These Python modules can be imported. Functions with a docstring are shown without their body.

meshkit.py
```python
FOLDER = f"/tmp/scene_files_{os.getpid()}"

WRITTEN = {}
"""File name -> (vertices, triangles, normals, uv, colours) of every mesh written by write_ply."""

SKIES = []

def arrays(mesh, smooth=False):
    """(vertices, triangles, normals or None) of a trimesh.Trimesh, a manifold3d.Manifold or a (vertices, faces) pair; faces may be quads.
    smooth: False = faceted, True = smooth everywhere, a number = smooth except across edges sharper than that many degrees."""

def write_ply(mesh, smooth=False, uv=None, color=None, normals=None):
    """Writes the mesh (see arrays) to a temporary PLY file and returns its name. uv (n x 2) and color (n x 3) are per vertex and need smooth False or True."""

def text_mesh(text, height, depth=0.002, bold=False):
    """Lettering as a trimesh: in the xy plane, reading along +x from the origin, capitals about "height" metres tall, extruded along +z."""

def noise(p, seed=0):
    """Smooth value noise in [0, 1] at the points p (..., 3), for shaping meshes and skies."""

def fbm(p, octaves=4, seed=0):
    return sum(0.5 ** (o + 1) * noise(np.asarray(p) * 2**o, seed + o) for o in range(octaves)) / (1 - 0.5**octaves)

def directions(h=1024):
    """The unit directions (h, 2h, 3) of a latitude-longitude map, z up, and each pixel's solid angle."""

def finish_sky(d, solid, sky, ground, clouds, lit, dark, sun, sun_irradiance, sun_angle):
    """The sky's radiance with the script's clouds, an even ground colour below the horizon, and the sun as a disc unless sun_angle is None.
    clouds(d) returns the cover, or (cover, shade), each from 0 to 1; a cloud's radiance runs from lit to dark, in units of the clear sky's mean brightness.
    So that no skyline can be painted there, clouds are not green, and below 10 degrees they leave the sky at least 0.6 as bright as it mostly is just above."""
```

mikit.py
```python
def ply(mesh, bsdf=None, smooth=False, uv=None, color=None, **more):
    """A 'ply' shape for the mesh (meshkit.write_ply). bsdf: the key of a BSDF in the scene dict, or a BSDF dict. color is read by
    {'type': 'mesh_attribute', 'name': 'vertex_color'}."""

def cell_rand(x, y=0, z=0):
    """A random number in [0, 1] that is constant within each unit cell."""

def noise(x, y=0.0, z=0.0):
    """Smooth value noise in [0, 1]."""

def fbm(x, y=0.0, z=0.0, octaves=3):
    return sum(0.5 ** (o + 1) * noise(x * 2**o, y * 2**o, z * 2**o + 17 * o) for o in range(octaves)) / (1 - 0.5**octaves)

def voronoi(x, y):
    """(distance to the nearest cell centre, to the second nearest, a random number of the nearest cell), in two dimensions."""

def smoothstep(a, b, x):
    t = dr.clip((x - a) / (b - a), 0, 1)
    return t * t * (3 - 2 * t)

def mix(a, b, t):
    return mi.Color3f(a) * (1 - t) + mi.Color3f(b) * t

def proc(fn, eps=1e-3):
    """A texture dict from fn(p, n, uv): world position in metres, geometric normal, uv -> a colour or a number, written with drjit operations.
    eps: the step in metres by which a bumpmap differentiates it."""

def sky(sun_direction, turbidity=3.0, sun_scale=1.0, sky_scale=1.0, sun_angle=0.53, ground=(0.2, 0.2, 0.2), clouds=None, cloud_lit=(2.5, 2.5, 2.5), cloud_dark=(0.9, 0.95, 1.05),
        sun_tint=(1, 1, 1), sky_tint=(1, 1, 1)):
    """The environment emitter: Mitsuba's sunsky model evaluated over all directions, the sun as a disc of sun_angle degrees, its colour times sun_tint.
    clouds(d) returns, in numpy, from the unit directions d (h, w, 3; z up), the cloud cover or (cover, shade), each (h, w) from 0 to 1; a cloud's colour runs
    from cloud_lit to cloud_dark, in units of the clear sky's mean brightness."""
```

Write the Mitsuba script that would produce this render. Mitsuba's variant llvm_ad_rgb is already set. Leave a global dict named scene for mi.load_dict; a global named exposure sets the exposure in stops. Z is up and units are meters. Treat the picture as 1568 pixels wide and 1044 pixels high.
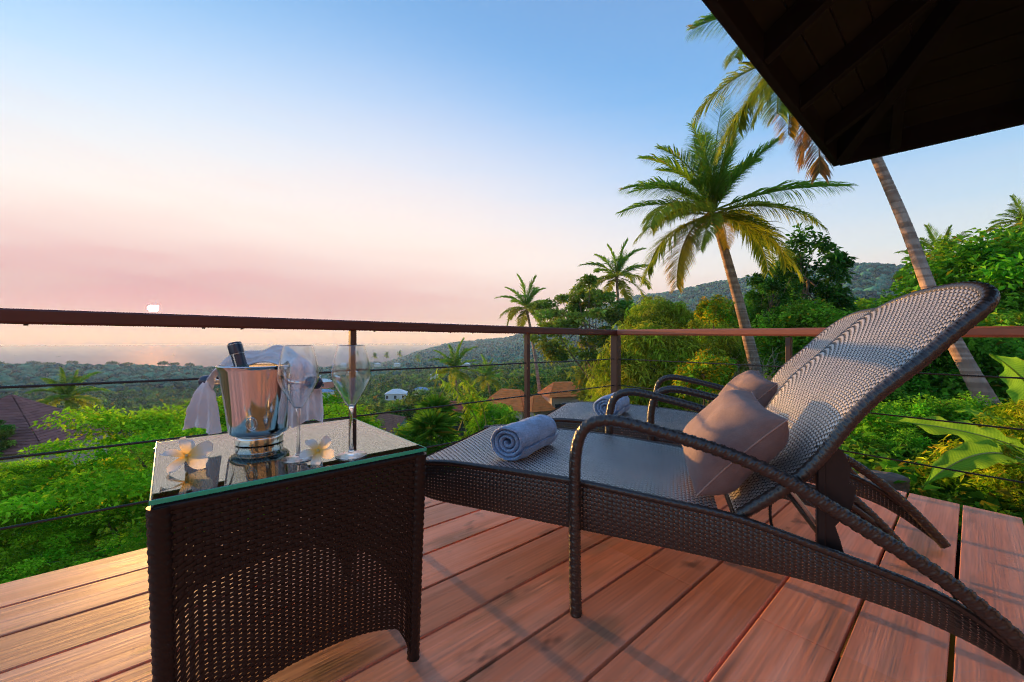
import math
import numpy as np, trimesh, drjit as dr, mitsuba as mi
import mikit, meshkit
from mikit import ply, proc, noise, fbm, cell_rand, smoothstep, mix, voronoi

T = mi.ScalarTransform4f
scene, labels = {}, {}
H = 0.85                      # the lens stands 0.85 m above the deck boards (deck top is z = 0)
FPX = 610.0                   # focal length in pixels of the 1568-pixel-wide photograph (14 mm lens)

# ---------------------------------------------------------------- camera
scene['camera'] = {
    'type': 'perspective', 'fov': 2 * math.degrees(math.atan(784 / FPX)), 'fov_axis': 'x', 'near_clip': 0.02, 'far_clip': 90000.0,
    'principal_point_offset_y': -2 / 1044,
    'to_world': T().look_at(origin=[0, 0, H], target=[0, 1, H], up=[0, 0, 1]), 'medium': {'type': 'ref', 'id': 'air'}}

# ---------------------------------------------------------------- sky and sun
AZ, EL = math.radians(-42.0), math.radians(3.62)
SUN = np.array([math.sin(AZ) * math.cos(EL), math.cos(AZ) * math.cos(EL), math.sin(EL)])


def sstep(a, b, x):
    t = np.clip((x - a) / (b - a), 0, 1)
    return t * t * (3 - 2 * t)


def veil(d):
    """Thin sunset haze: a veil that is dense at the horizon and thins out upwards, wider towards the sunset, with faint streaks."""
    el = np.degrees(np.arcsin(np.clip(d[..., 2], -1, 1)))
    az = np.degrees(np.arctan2(d[..., 0], d[..., 1]))
    da = np.abs((az - math.degrees(AZ) + 180) % 360 - 180)
    toward = np.exp(-(da / 55.0) ** 2)
    bank = np.exp(-(((az + 18 + 180) % 360 - 180) / 50.0) ** 2)
    q = np.stack([d[..., 0] * 5 + d[..., 1] * 2, d[..., 1] * 5, d[..., 2] * 38], -1)
    streak = meshkit.fbm(q, 4, 5) - 0.5
    cover = 1 - sstep(1 + 5 * toward + 7 * bank, 23 + 4 * toward + 15 * bank, el)
    cover = np.clip(0.11 + 0.89 * cover * (0.72 + 0.26 * np.maximum(toward, bank)) + streak * 0.10 * sstep(1, 8, el) * (1 - sstep(20, 40, el)), 0, 1)
    low = 1 - sstep(2.0, 10.0 + 6.0 * toward, el)
    near = np.exp(-(da / 34.0) ** 2)
    shade = np.clip(low * (0.50 + 0.60 * near) + streak * 0.18, 0, 1)
    return cover, shade


SKY = dict(turbidity=2, sky_scale=1.0, sun_scale=0.40, sun_angle=0.62, ground=(0.30, 0.25, 0.27), clouds=veil,
           cloud_lit=(2.40, 2.06, 2.02), cloud_dark=(1.50, 0.54, 0.74), sun_tint=(1, 1.6, 6.5), sky_tint=(0.103, 0.34, 0.635))
exposure = 5.5


scene['sky'] = mikit.sky(SUN.tolist(), **SKY)

# ---------------------------------------------------------------- air: the evening haze over valley and sea
HAZE = 0.00026
scene['air'] = {'type': 'homogeneous', 'albedo': {'type': 'rgb', 'value': [0.95, 0.95, 0.95]}, 'sigma_t': {'type': 'rgb', 'value': [HAZE * 0.62, HAZE, HAZE * 1.6]},
                'phase': {'type': 'hg', 'g': 0.1}}
scene['haze'] = {'type': 'cube', 'to_world': T().translate([0, 0, 40]).scale([14500, 14500, 130]), 'bsdf': {'type': 'null'},
                 'interior': {'type': 'ref', 'id': 'air'}}
labels['haze'] = {'kind': 'stuff', 'label': 'warm evening haze lying over the valley and the sea', 'category': 'haze'}


# ---------------------------------------------------------------- helpers
def at(px, py, Y):
    """The point at depth Y that the photograph shows at pixel (px, py)."""
    return np.array([(px - 784) / FPX * Y, Y, H - (py - 520) * Y / FPX])


def on(px, py, z):
    """The point at height z that the photograph shows at pixel (px, py)."""
    return at(px, py, (H - z) * FPX / (py - 520))


used = {}


def key(name):
    n = used.get(name, -1) + 1
    used[name] = n
    return name if n == 0 else f'{name}_{n:03d}'


def put(name, shape, parent=None, label=None, cat=None, group=None, kind=None):
    k = key(f'{parent}__{name}' if parent else name)
    scene[k] = shape
    tag(k, label, cat, group, kind)
    return k


def tag(k, label=None, cat=None, group=None, kind=None):
    d = {a: b for a, b in (('label', label), ('category', cat), ('group', group), ('kind', kind)) if b}
    if d:
        labels[k] = d


def thing(name, label, cat, group=None):
    k = key(name)
    tag(k, label, cat, group)
    return k


def rgb(*c):
    return {'type': 'rgb', 'value': list(c)}


def mat(name, base, rough=0.6, spec=0.4, two=True, **more):
    b = {'type': 'principled', 'base_color': base if isinstance(base, dict) else rgb(*base), 'roughness': rough, 'specular': spec, **more}
    scene[name] = {'type': 'twosided', 'bsdf': b} if two else b
    return name


def unit(v):
    v = np.asarray(v, float)
    return v / np.maximum(np.linalg.norm(v, axis=-1, keepdims=True), 1e-12)


class MB:
    """Collects vertices, triangles and vertex colours of one mesh."""
    def __init__(self):
        self.v, self.f, self.c, self.n = [], [], [], 0

    def add(self, v, f, c=None):
        v, f = np.asarray(v, float).reshape(-1, 3), np.asarray(f, int)
        if f.shape[1] == 4:
            f = np.vstack([f[:, [0, 1, 2]], f[:, [0, 2, 3]]])
        self.v.append(v)
        self.f.append(f + self.n)
        self.c.append(np.broadcast_to(np.asarray(c if c is not None else (1, 1, 1), float), v.shape))
        self.n += len(v)
        return self

    def tri(self, m, c=None):
        return self.add(m.vertices, m.faces, c)

    def get(self):
        return np.vstack(self.v), np.vstack(self.f), np.vstack(self.c)

    def ply(self, bsdf, smooth=False, color=False, M=None):
        v, f, c = self.get()
        if M is not None:
            v = v @ M[:3, :3].T + M[:3, 3]
        return ply((v, f), bsdf, smooth=smooth, color=c if color else None)


def spline(pts, n):
    """Catmull-Rom through the points, n samples."""
    from scipy.interpolate import CubicSpline
    pts = np.asarray(pts, float)
    t = np.concatenate([[0], np.cumsum(np.linalg.norm(np.diff(pts[:, :3] if pts.shape[1] > 2 else pts, axis=0), axis=1))])
    return CubicSpline(t, pts, axis=0)(np.linspace(0, t[-1], n))


def frames(p):
    """Tangent, side and up along a polyline, without twist."""
    t = unit(np.gradient(p, axis=0))
    s = np.zeros_like(t)
    ref = np.array([0, 0, 1.0]) if abs(t[0, 2]) < 0.9 else np.array([0, 1.0, 0])
    s[0] = unit(np.cross(t[0], ref))
    for i in range(1, len(p)):
        q = s[i - 1] - t[i] * (s[i - 1] @ t[i])
        s[i] = unit(q)
    return t, s, np.cross(s, t)


def tube(p, r, n=8, caps=True, rmod=None):
    """A tube along p with radius r (scalar or per point, or (m, 2) for an oval). rmod(i, j) scales the radius."""
    p = np.asarray(p, float)
    m = len(p)
    t, s, u = frames(p)
    r = np.broadcast_to(np.asarray(r, float).reshape(-1, 1) if np.ndim(r) == 1 else r, (m, 2)) if np.ndim(r) else np.full((m, 2), float(r))
    a = np.arange(n) * 2 * np.pi / n
    k = np.ones((m, n)) if rmod is None else rmod(np.arange(m)[:, None], np.arange(n)[None, :])
    v = p[:, None] + k[..., None] * (s[:, None] * (np.cos(a)[None, :, None] * r[:, None, :1]) + u[:, None] * (np.sin(a)[None, :, None] * r[:, None, 1:]))
    i, j = np.meshgrid(np.arange(m - 1), np.arange(n), indexing='ij')
    f = np.stack([i * n + j, i * n + (j + 1) % n, (i + 1) * n + (j + 1) % n, (i + 1) * n + j], -1).reshape(-1, 4)
    v, f = v.reshape(-1, 3), np.vstack([f[:, [0, 1, 2]], f[:, [0, 2, 3]]])
    if caps:
        jj = np.arange(n)
        f = np.vstack([f, np.stack([np.full(n, m * n), (jj + 1) % n, jj], 1), np.stack([np.full(n, m * n + 1), (m - 1) * n + jj, (m - 1) * n + (jj + 1) % n], 1)])
        v = np.vstack([v, p[:1], p[-1:]])
    return v, f


def lathe(prof, n=64):
    """Revolves (r, z) points about z."""
    prof = np.asarray(prof, float)
    m, a = len(prof), np.arange(n) * 2 * np.pi / n
    v = np.stack([prof[:, None, 0] * np.cos(a), prof[:, None, 0] * np.sin(a), np.broadcast_to(prof[:, None, 1], (m, n))], -1).reshape(-1, 3)
    i, j = np.meshgrid(np.arange(m - 1), np.arange(n), indexing='ij')
    f = np.stack([i * n + j, i * n + (j + 1) % n, (i + 1) * n + (j + 1) % n, (i + 1) * n + j], -1).reshape(-1, 4)
    return v, np.vstack([f[:, [0, 1, 2]], f[:, [0, 2, 3]]])


def grid(P):
    """Quads over an array of points (a, b, 3)."""
    a, b = P.shape[:2]
    i, j = np.meshgrid(np.arange(a - 1), np.arange(b - 1), indexing='ij')
    f = np.stack([i * b + j, (i + 1) * b + j, (i + 1) * b + j + 1, i * b + j + 1], -1).reshape(-1, 4)
    return P.reshape(-1, 3), f


def rbox(x0, x1, y0, y1, z0, z1, r=0.004):
    """A box with chamfered edges."""
    import itertools
    pts = []
    for sx, sy, sz in itertools.product((0, 1), repeat=3):
        c = np.array([(x0, x1)[sx], (y0, y1)[sy], (z0, z1)[sz]])
        d = np.array([1 - 2 * sx, 1 - 2 * sy, 1 - 2 * sz]) * r
        for k in range(3):
            q = d.copy()
            q[k] = 0
            pts.append(c + q)
    h = trimesh.convex.convex_hull(np.array(pts))
    return np.array(h.vertices), np.array(h.faces)


def roof_courses(A, B, C, D, n=8, thick=0.06):
    """A roof plane (A-B eave, D-C ridge) laid in n overlapping courses."""
    mb = MB()
    up = unit(np.cross(B - A, D - A))
    up = up * np.sign(up[2])
    for i in range(n):
        t0, t1 = i / n, (i + 1) / n + 0.02
        a, b_, c, d = A + (D - A) * t0, B + (C - B) * t0, B + (C - B) * min(t1, 1), A + (D - A) * min(t1, 1)
        q = [a + up * thick, b_ + up * thick, c + up * 0.01, d + up * 0.01, a, b_]
        mb.add(q, [[0, 1, 2], [0, 2, 3], [4, 5, 1], [4, 1, 0]])
    return mb


def moved(vf, M):
    M = np.asarray(M)
    return vf[0] @ M[:3, :3].T + M[:3, 3], vf[1]


def basis(o, x, y, z=(0, 0, 1)):
    M = np.eye(4)
    M[:3, 0], M[:3, 1], M[:3, 2], M[:3, 3] = x, y, z, o
    return M


# deck directions: U runs along the boards (away to the right), V across them towards the left railing
U = np.array([0.7562, 0.6543, 0.0])
V = np.array([-0.6543, 0.7562, 0.0])


def uv(u, v, z=0.0):
    return U * u + V * v + np.array([0, 0, z])


# ---------------------------------------------------------------- the land
TH = np.array([-180, -75, -60, -24, -20.2, -16.8, -13.3, -8.8, -0.4, 8, 16.1, 25.9, 33, 38.5, 41.8, 45.3, 48.8, 52.1, 62, 80, 110, 180])
OFF = np.array([-40, -50, -50, -50, -40, -33, -17, -4, 5, 32, 62, 78, 92, 104, 109, 104, 92, 100, 120, 130, 60, -40.0])
RID = np.array([800, 700, 700, 760, 900, 1300, 1500, 1550, 1500, 1300, 1100, 950, 880, 820, 800, 800, 800, 800, 700, 600, 600, 800.0])


def land(x, y):
    r = np.hypot(x, y)
    th = np.degrees(np.arctan2(x, y))
    s = np.interp(th, [-180, -110, -70, -25, 0, 18, 34, 50, 90, 140, 180], [-0.1, 0.05, 0.30, 0.27, 0.19, 0.13, 0.045, 0.0, -0.06, -0.1, -0.1])
    c = np.interp(th, [-180, -60, -10, 20, 40, 180], [-1.5, -1.9, -1.9, -1.2, -0.42, -0.42])
    base = c - s * 150 * (1 - np.exp(-np.maximum(r - 2, 0) / 150))
    q = np.stack([x * 0.12, y * 0.12, x * 0], -1)
    base = base + (meshkit.fbm(q, 3, 3) - 0.5) * np.clip((r - 4) * 0.05, 0, 1.6)
    R = np.interp(th, TH, RID)
    top = H + np.interp(th, TH, OFF) / FPX * R * np.cos(np.radians(np.clip(th, -62, 62)))
    q = np.stack([x * 0.006, y * 0.006, x * 0 + 3], -1)
    top = top + (meshkit.fbm(q, 4, 8) - 0.5) * np.interp(th, [-24, -10, 180], [5, 16, 22])
    up = np.clip((r - 0.22 * R) / (0.78 * R), 0, 1)
    up = up * up * (3 - 2 * up)
    z = base * (1 - up) + top * up
    down = np.clip((r - R) / (0.5 * R), 0, 1)
    down = down * down * (3 - 2 * down)
    return z * (1 - down) - 78 * down


def land1(x, y):
    return float(land(np.array([float(x)]), np.array([float(y)]))[0])


rr = np.concatenate([[0.01], np.geomspace(1.2, 2600, 120)])
tt = np.concatenate([np.linspace(-180, -66, 24)[:-1], np.linspace(-66, 66, 221), np.linspace(66, 180, 24)[1:]])
R_, T_ = np.meshgrid(rr, np.radians(tt), indexing='ij')
gx, gy = R_ * np.sin(T_), R_ * np.cos(T_)
gv, gf = grid(np.stack([gx, gy, land(gx, gy)], -1))


def ground_color(p, n, uv_):
    a = fbm(p.x * 0.8, p.y * 0.8, p.z, 4)
    b = noise(p.x * 9, p.y * 9, p.z * 9)
    g = mix((0.035, 0.055, 0.014), (0.075, 0.052, 0.03), smoothstep(0.42, 0.62, a))
    far = smoothstep(120.0, 320.0, dr.sqrt(p.x * p.x + p.y * p.y))
    g = mix(g, mix((0.022, 0.085, 0.055), (0.05, 0.13, 0.075), fbm(p.x * 0.09, p.y * 0.09, 0.5, 4)), far)
    return g * (0.7 + 0.6 * b)


mat('mat_ground', proc(ground_color), 0.95, 0.1)
put('ground', ply((gv, gf), 'mat_ground', smooth=True), kind='structure')

# the sea, far below the hillside
rs = np.concatenate([np.linspace(150, 3000, 20), np.geomspace(3500, 14000, 10)])
ts = np.linspace(-np.pi, np.pi, 181)
R_, T_ = np.meshgrid(rs, ts, indexing='ij')
sv, sf = grid(np.stack([R_ * np.sin(T_), R_ * np.cos(T_), np.full(R_.shape, -70.0)], -1))


def sea_bump(p, n, uv_):
    return 0.10 * noise(p.x * 0.16, p.y * 0.16) + 0.2 * noise(p.x * 0.05, p.y * 0.05) + 0.03 * noise(p.x * 0.5, p.y * 0.5)


scene['mat_sea'] = {'type': 'bumpmap', 'arbitrary': proc(sea_bump, eps=0.5), 'scale': 1.0,
                    'bsdf': {'type': 'principled', 'base_color': rgb(0.20, 0.165, 0.185), 'roughness': 0.75, 'specular': 0.22}}
scene['mat_sea'] = {'type': 'twosided', 'bsdf': scene['mat_sea']}
put('sea', ply((sv, sf), 'mat_sea', smooth=True), kind='structure')


# ---------------------------------------------------------------- timber deck
PITCH, GAP = 0.2, 0.011
EDGE_V = 2.238


def wood_color(p, n, uv_):
    ub = p.x * 0.7562 + p.y * 0.6543
    vb = -p.x * 0.6543 + p.y * 0.7562
    k = dr.floor((EDGE_V + 0.0055 - vb) / PITCH)
    r1, r2 = cell_rand(k, 3, dr.floor((ub + 4.61) / 6.0)), cell_rand(k, 9, 2)
    g = fbm(ub * 1.3 + k * 7.3, vb * 34 + 0.25 * noise(ub * 2, k), k, 4)
    fine = noise(ub * 7 + 31 * k, vb * 210, k)
    col = mix((0.76, 0.275, 0.145), (0.90, 0.385, 0.235), smoothstep(0.15, 0.85, g))
    col = mix(col, (0.72, 0.23, 0.07), 0.55 * smoothstep(0.6, 0.9, r1))
    col = col * (0.78 + 0.42 * r2) * (0.90 + 0.20 * fine)
    # weathered grey-brown patches along the grain, and scratches
    st = fbm(ub * 2.1 + 3 * k, vb * 7 + 5, k * 0.37, 4)
    col = mix(col, mi.Color3f(0.36, 0.20, 0.12) * (0.75 + 0.5 * fine), 0.75 * smoothstep(0.55, 0.74, st))
    dk = fbm(ub * 4.3 + 11, vb * 9 - 2, 0.5, 4)
    col = mix(col, (0.075, 0.04, 0.026), 0.7 * smoothstep(0.66, 0.78, dk))
    line = dr.abs(noise(ub * 2.2 + vb * 3.0 + 40, vb * 5 + 2 * ub) - 0.5)
    col = mix(col, (0.72, 0.42, 0.33), 0.35 * (1 - smoothstep(0.0, 0.006, line)) * smoothstep(0.5, 0.7, noise(ub * 1.1, vb * 1.7 + 9)))
    kx = noise(ub * 3.1 + 17 * k, vb * 12)
    return mix(col, (0.12, 0.045, 0.025), 0.6 * smoothstep(0.90, 0.97, kx))


def wood_bump(p, n, uv_):
    ub = p.x * 0.7562 + p.y * 0.6543
    vb = -p.x * 0.6543 + p.y * 0.7562
    return 0.0004 * fbm(ub * 3, vb * 90, 1.0, 3) + 0.00015 * noise(ub * 9, vb * 320)


def wood_rough(p, n, uv_):
    return 0.40 + 0.22 * fbm(p.x * 5, p.y * 5, 0.3, 3)


scene['mat_deck'] = {'type': 'bumpmap', 'arbitrary': proc(wood_bump, eps=4e-4), 'scale': 1.0,
                     'bsdf': {'type': 'principled', 'base_color': proc(wood_color), 'roughness': proc(wood_rough), 'specular': 0.5}}
mat('mat_joist', (0.05, 0.028, 0.02), 0.9, 0.1)


def edge_u(v):
    return 3.147 + 0.1025 * v


def board_mesh(u0, u1a, u1b, v0, v1, z=0.0, t=0.03, c=0.0022):
    """A board from u0 to a skew end u1a (at v0) .. u1b (at v1), chamfered on top."""
    def ring(d, zz):
        return [uv(u0 + d, v0 + d, zz), uv(u1a - d, v0 + d, zz), uv(u1b - d, v1 - d, zz), uv(u0 + d, v1 - d, zz)]
    v = np.array(ring(0, z - t) + ring(0, z - c) + ring(c, z))
    f = [[8, 9, 10, 11], [3, 2, 1, 0]]
    for r in (0, 4):
        f += [[r + i, r + (i + 1) % 4, r + 4 + (i + 1) % 4, r + 4 + i] for i in range(4)]
    return v, f


tag(key('deck'), 'reddish brown timber deck of wide boards with dark gaps', 'deck', kind='structure')
g = np.random.default_rng(3)
for i in range(31):
    v1 = EDGE_V - PITCH * i - (GAP / 2 if i else 0)
    v0 = EDGE_V - PITCH * (i + 1) + GAP / 2
    cuts = [-3.6, edge_u((v0 + v1) / 2)]
    if i in (7, 9):
        cuts.insert(1, 1.385)
    elif i in (2, 5, 11, 13):
        cuts.insert(1, -1.015)
    dz = -0.0012 * g.random()
    for a, b in zip(cuts[:-1], cuts[1:]):
        last = b == cuts[-1]
        put('board', MB().add(*board_mesh(a + 0.0018, edge_u(v0) if last else b - 0.0018, edge_u(v1) if last else b - 0.0018, v0, v1, dz)).ply('mat_deck'), 'deck')
mb = MB()
for u in (-3.4, -2.2, -1.0, 0.2, 1.4, 2.6):
    mb.add(*moved(rbox(u - 0.03, u + 0.03, -3.95, 2.2, -0.20, -0.034, 0.003), basis((0, 0, 0), U, V)))
put('joists', mb.ply('mat_joist'), 'deck', kind='stuff')
mb = MB()
mb.add(*moved(rbox(-3.5, 3.30, 2.195, 2.225, -0.21, -0.032, 0.003), basis((0, 0, 0), U, V)))
put('edge_beam', mb.ply('mat_joist'), 'deck')
for u, v in ((-1.0, 2.1), (1.2, 2.1), (3.1, 2.1), (2.9, 0.2), (2.9, -2.0), (-1.0, -1.0)):
    q = uv(u, v)
    put('support_post', MB().add(*rbox(q[0] - 0.06, q[0] + 0.06, q[1] - 0.06, q[1] + 0.06, min(land1(q[0], q[1]) - 0.3, -0.4), -0.205, 0.005)).ply('mat_joist'), 'deck')

# ---------------------------------------------------------------- railing
def paint_color(p, n, uv_):
    return mix((0.075, 0.020, 0.016), (0.13, 0.036, 0.027), fbm(p.x * 6, p.y * 6, p.z * 9, 3))


mat('mat_rail', proc(paint_color), 0.38, 0.5)
mat('mat_rail_sunlit_orange', (0.46, 0.155, 0.085), 0.4, 0.5)  # right handrail only: orange brown with grazing sunlight put into the colour
mat('mat_post', (0.085, 0.045, 0.036), 0.42, 0.5)
mat('mat_cable', (0.018, 0.018, 0.019), 0.4, 0.5)
mat('mat_black_metal', (0.014, 0.014, 0.016), 0.38, 0.5)
D2 = np.array([0.582, -0.813, 0.0])                       # the right-hand railing's direction, away from the corner
N2 = np.array([0.813, 0.582, 0.0])
C0 = np.array([0.979, 3.757, 0.0])
rail = thing('railing', 'brown wooden handrail on dark posts with thin black cables around the deck', 'railing')


def bar(o, x, y, x0, x1, w, z0, z1, r=0.004, drop=0.0):
    v, f = rbox(x0, x1, -w / 2, w / 2, z0, z1, r)
    v = v + np.array([0, 0, 1.0]) * (v[:, :1] * drop)
    return moved((v, f), basis(o, x, y))


OL = uv(0, 2.2)
u_c = float(C0 @ U)
put('handrail', MB().add(*bar(OL, U, V, -3.6, u_c + 0.035, 0.075, 0.915, 0.967, 0.007)).ply('mat_rail'), rail)
put('handrail', MB().add(*bar(C0, D2, N2, 0.036, 4.2, 0.07, 0.917, 0.970, 0.012, -0.019)).ply('mat_rail_sunlit_orange', 40), rail, 'handrail with rounded edges, its orange brown lightened for grazing sun')
for u in (-3.03, -1.77, -0.5, 0.76, 2.054):
    put('post', MB().add(*bar(OL, U, V, u - 0.016, u + 0.016, 0.036, 0.0, 0.914, 0.003)).ply('mat_post'), rail)
put('post', MB().add(*bar(C0, U, V, -0.035, 0.035, 0.07, 0.0, 0.914, 0.004)).ply('mat_post'), rail)
for t in (1.423, 2.9, 4.1):
    put('post', MB().add(*bar(C0, D2, N2, t - 0.016, t + 0.016, 0.034, -0.05, 0.912 - 0.019 * t, 0.003)).ply('mat_post'), rail)
for z in (0.694, 0.447, 0.204):
    s = np.linspace(-3.6, u_c, 40)
    sag = 0.003 * np.sin((s + 0.5) * np.pi / 1.26) ** 2
    put('cable', MB().add(*tube(OL + U * s[:, None] + np.array([0, 0, 1.0]) * (z - sag)[:, None], 0.0048, 8)).ply('mat_cable', 60), rail)
    s = np.linspace(0, 4.1, 30)
    put('cable', MB().add(*tube(C0 + D2 * s[:, None] + np.array([0, 0, 1.0]) * (z - 0.004 * s * (z > 0.6))[:, None], 0.0042, 8)).ply('mat_cable', 60), rail)
mb = MB()
for u in (-0.5, 0.76, 2.054):                             # screws under the handrail
    for d in (-0.5, 0.12, 0.62):
        mb.add(*tube(OL + U * (u + d) + np.array([[0, 0, 0.917], [0, 0, 0.909]]), 0.006, 8))
put('screw_heads', mb.ply('mat_black_metal'), rail, kind='stuff')

# ---------------------------------------------------------------- roof overhang at the upper right
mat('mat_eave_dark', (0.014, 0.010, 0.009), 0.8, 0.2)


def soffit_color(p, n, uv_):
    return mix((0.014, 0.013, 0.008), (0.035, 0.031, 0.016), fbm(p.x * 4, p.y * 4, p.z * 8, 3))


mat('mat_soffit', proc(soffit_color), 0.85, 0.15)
ZE = 2.10
E0 = on(1281, 250, ZE)                                     # the eave corner
E1 = on(1568, 185, ZE)
ED2 = unit(E1 - E0)                                        # right-hand eave
roof = thing('roof', 'dark timber roof overhang with rafters and boards above the deck at the upper right', 'roof')


NL = np.array([U[1], -U[0], 0.0])                          # inwards from the left eave
NR = np.array([ED2[1], -ED2[0], 0.0])
NR = NR * np.sign(NR @ -U)                                 # inwards from the right eave


def prism(path, w, h, side):
    """A straight timber between two points: width w along 'side', height h upwards."""
    a, b = path
    side = unit(side)
    v = []
    for q in (a, b):
        for s, z in ((-1, 0), (1, 0), (1, 1), (-1, 1)):
            v.append(q + side * s * w / 2 + np.array([0, 0, z * h]))
    return np.array(v), [[0, 1, 2, 3], [7, 6, 5, 4], [0, 4, 5, 1], [1, 5, 6, 2], [2, 6, 7, 3], [3, 7, 4, 0]]


LEN, LEN2 = 2.4, 1.7
E2, E3 = E0 - U * LEN, E0 + ED2 * LEN2
E4 = E2 + ED2 * LEN2
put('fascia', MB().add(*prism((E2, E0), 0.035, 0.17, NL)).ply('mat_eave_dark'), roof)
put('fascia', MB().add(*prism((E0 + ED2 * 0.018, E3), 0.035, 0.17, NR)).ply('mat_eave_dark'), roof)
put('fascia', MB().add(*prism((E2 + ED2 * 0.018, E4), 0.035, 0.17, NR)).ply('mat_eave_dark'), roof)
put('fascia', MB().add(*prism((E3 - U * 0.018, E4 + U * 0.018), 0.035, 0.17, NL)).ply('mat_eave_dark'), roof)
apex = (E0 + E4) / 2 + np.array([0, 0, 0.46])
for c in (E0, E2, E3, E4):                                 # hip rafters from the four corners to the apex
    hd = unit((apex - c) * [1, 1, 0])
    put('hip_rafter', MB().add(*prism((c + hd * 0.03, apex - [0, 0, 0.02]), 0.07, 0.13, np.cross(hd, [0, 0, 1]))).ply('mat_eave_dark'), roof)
up = np.array([0, 0, 0.014])
for A_, B_ in ((E2, E0), (E0, E3), (E3, E4), (E4, E2)):    # boards parallel to each eave, rafters below them
    nb = 8
    for i in range(nb):
        t0, t1 = i / nb + 0.006, (i + 1) / nb - 0.004
        z0 = np.array([0, 0, 0.135])
        a, b, c, d = (p + (apex - p) * t + z0 for p, t in ((A_, t0), (B_, t0), (B_, t1), (A_, t1)))
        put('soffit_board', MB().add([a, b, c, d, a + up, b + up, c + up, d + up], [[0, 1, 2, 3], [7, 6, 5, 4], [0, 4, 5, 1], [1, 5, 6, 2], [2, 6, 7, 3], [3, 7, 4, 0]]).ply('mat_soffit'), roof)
    e = unit(B_ - A_)
    L = np.linalg.norm(B_ - A_)
    mid = (A_ + B_) / 2
    inn = unit(((apex - mid) * [1, 1, 0]) - e * (((apex - mid) * [1, 1, 0]) @ e))
    ap_s = (apex - A_) @ e
    ap_d = ((apex - A_) * [1, 1, 0]) @ inn
    for s in np.arange(0.30, L - 0.2, 0.56):
        q = min(s / ap_s, (L - s) / (L - ap_s)) * 0.97
        a = A_ + e * s + inn * 0.02 + np.array([0, 0, 0.012])
        b = A_ + e * s + inn * ap_d * q + np.array([0, 0, 0.012 + 0.46 * q])
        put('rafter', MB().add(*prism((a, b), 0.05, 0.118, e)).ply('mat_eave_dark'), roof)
mb = MB()                                                  # shingles on top
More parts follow.
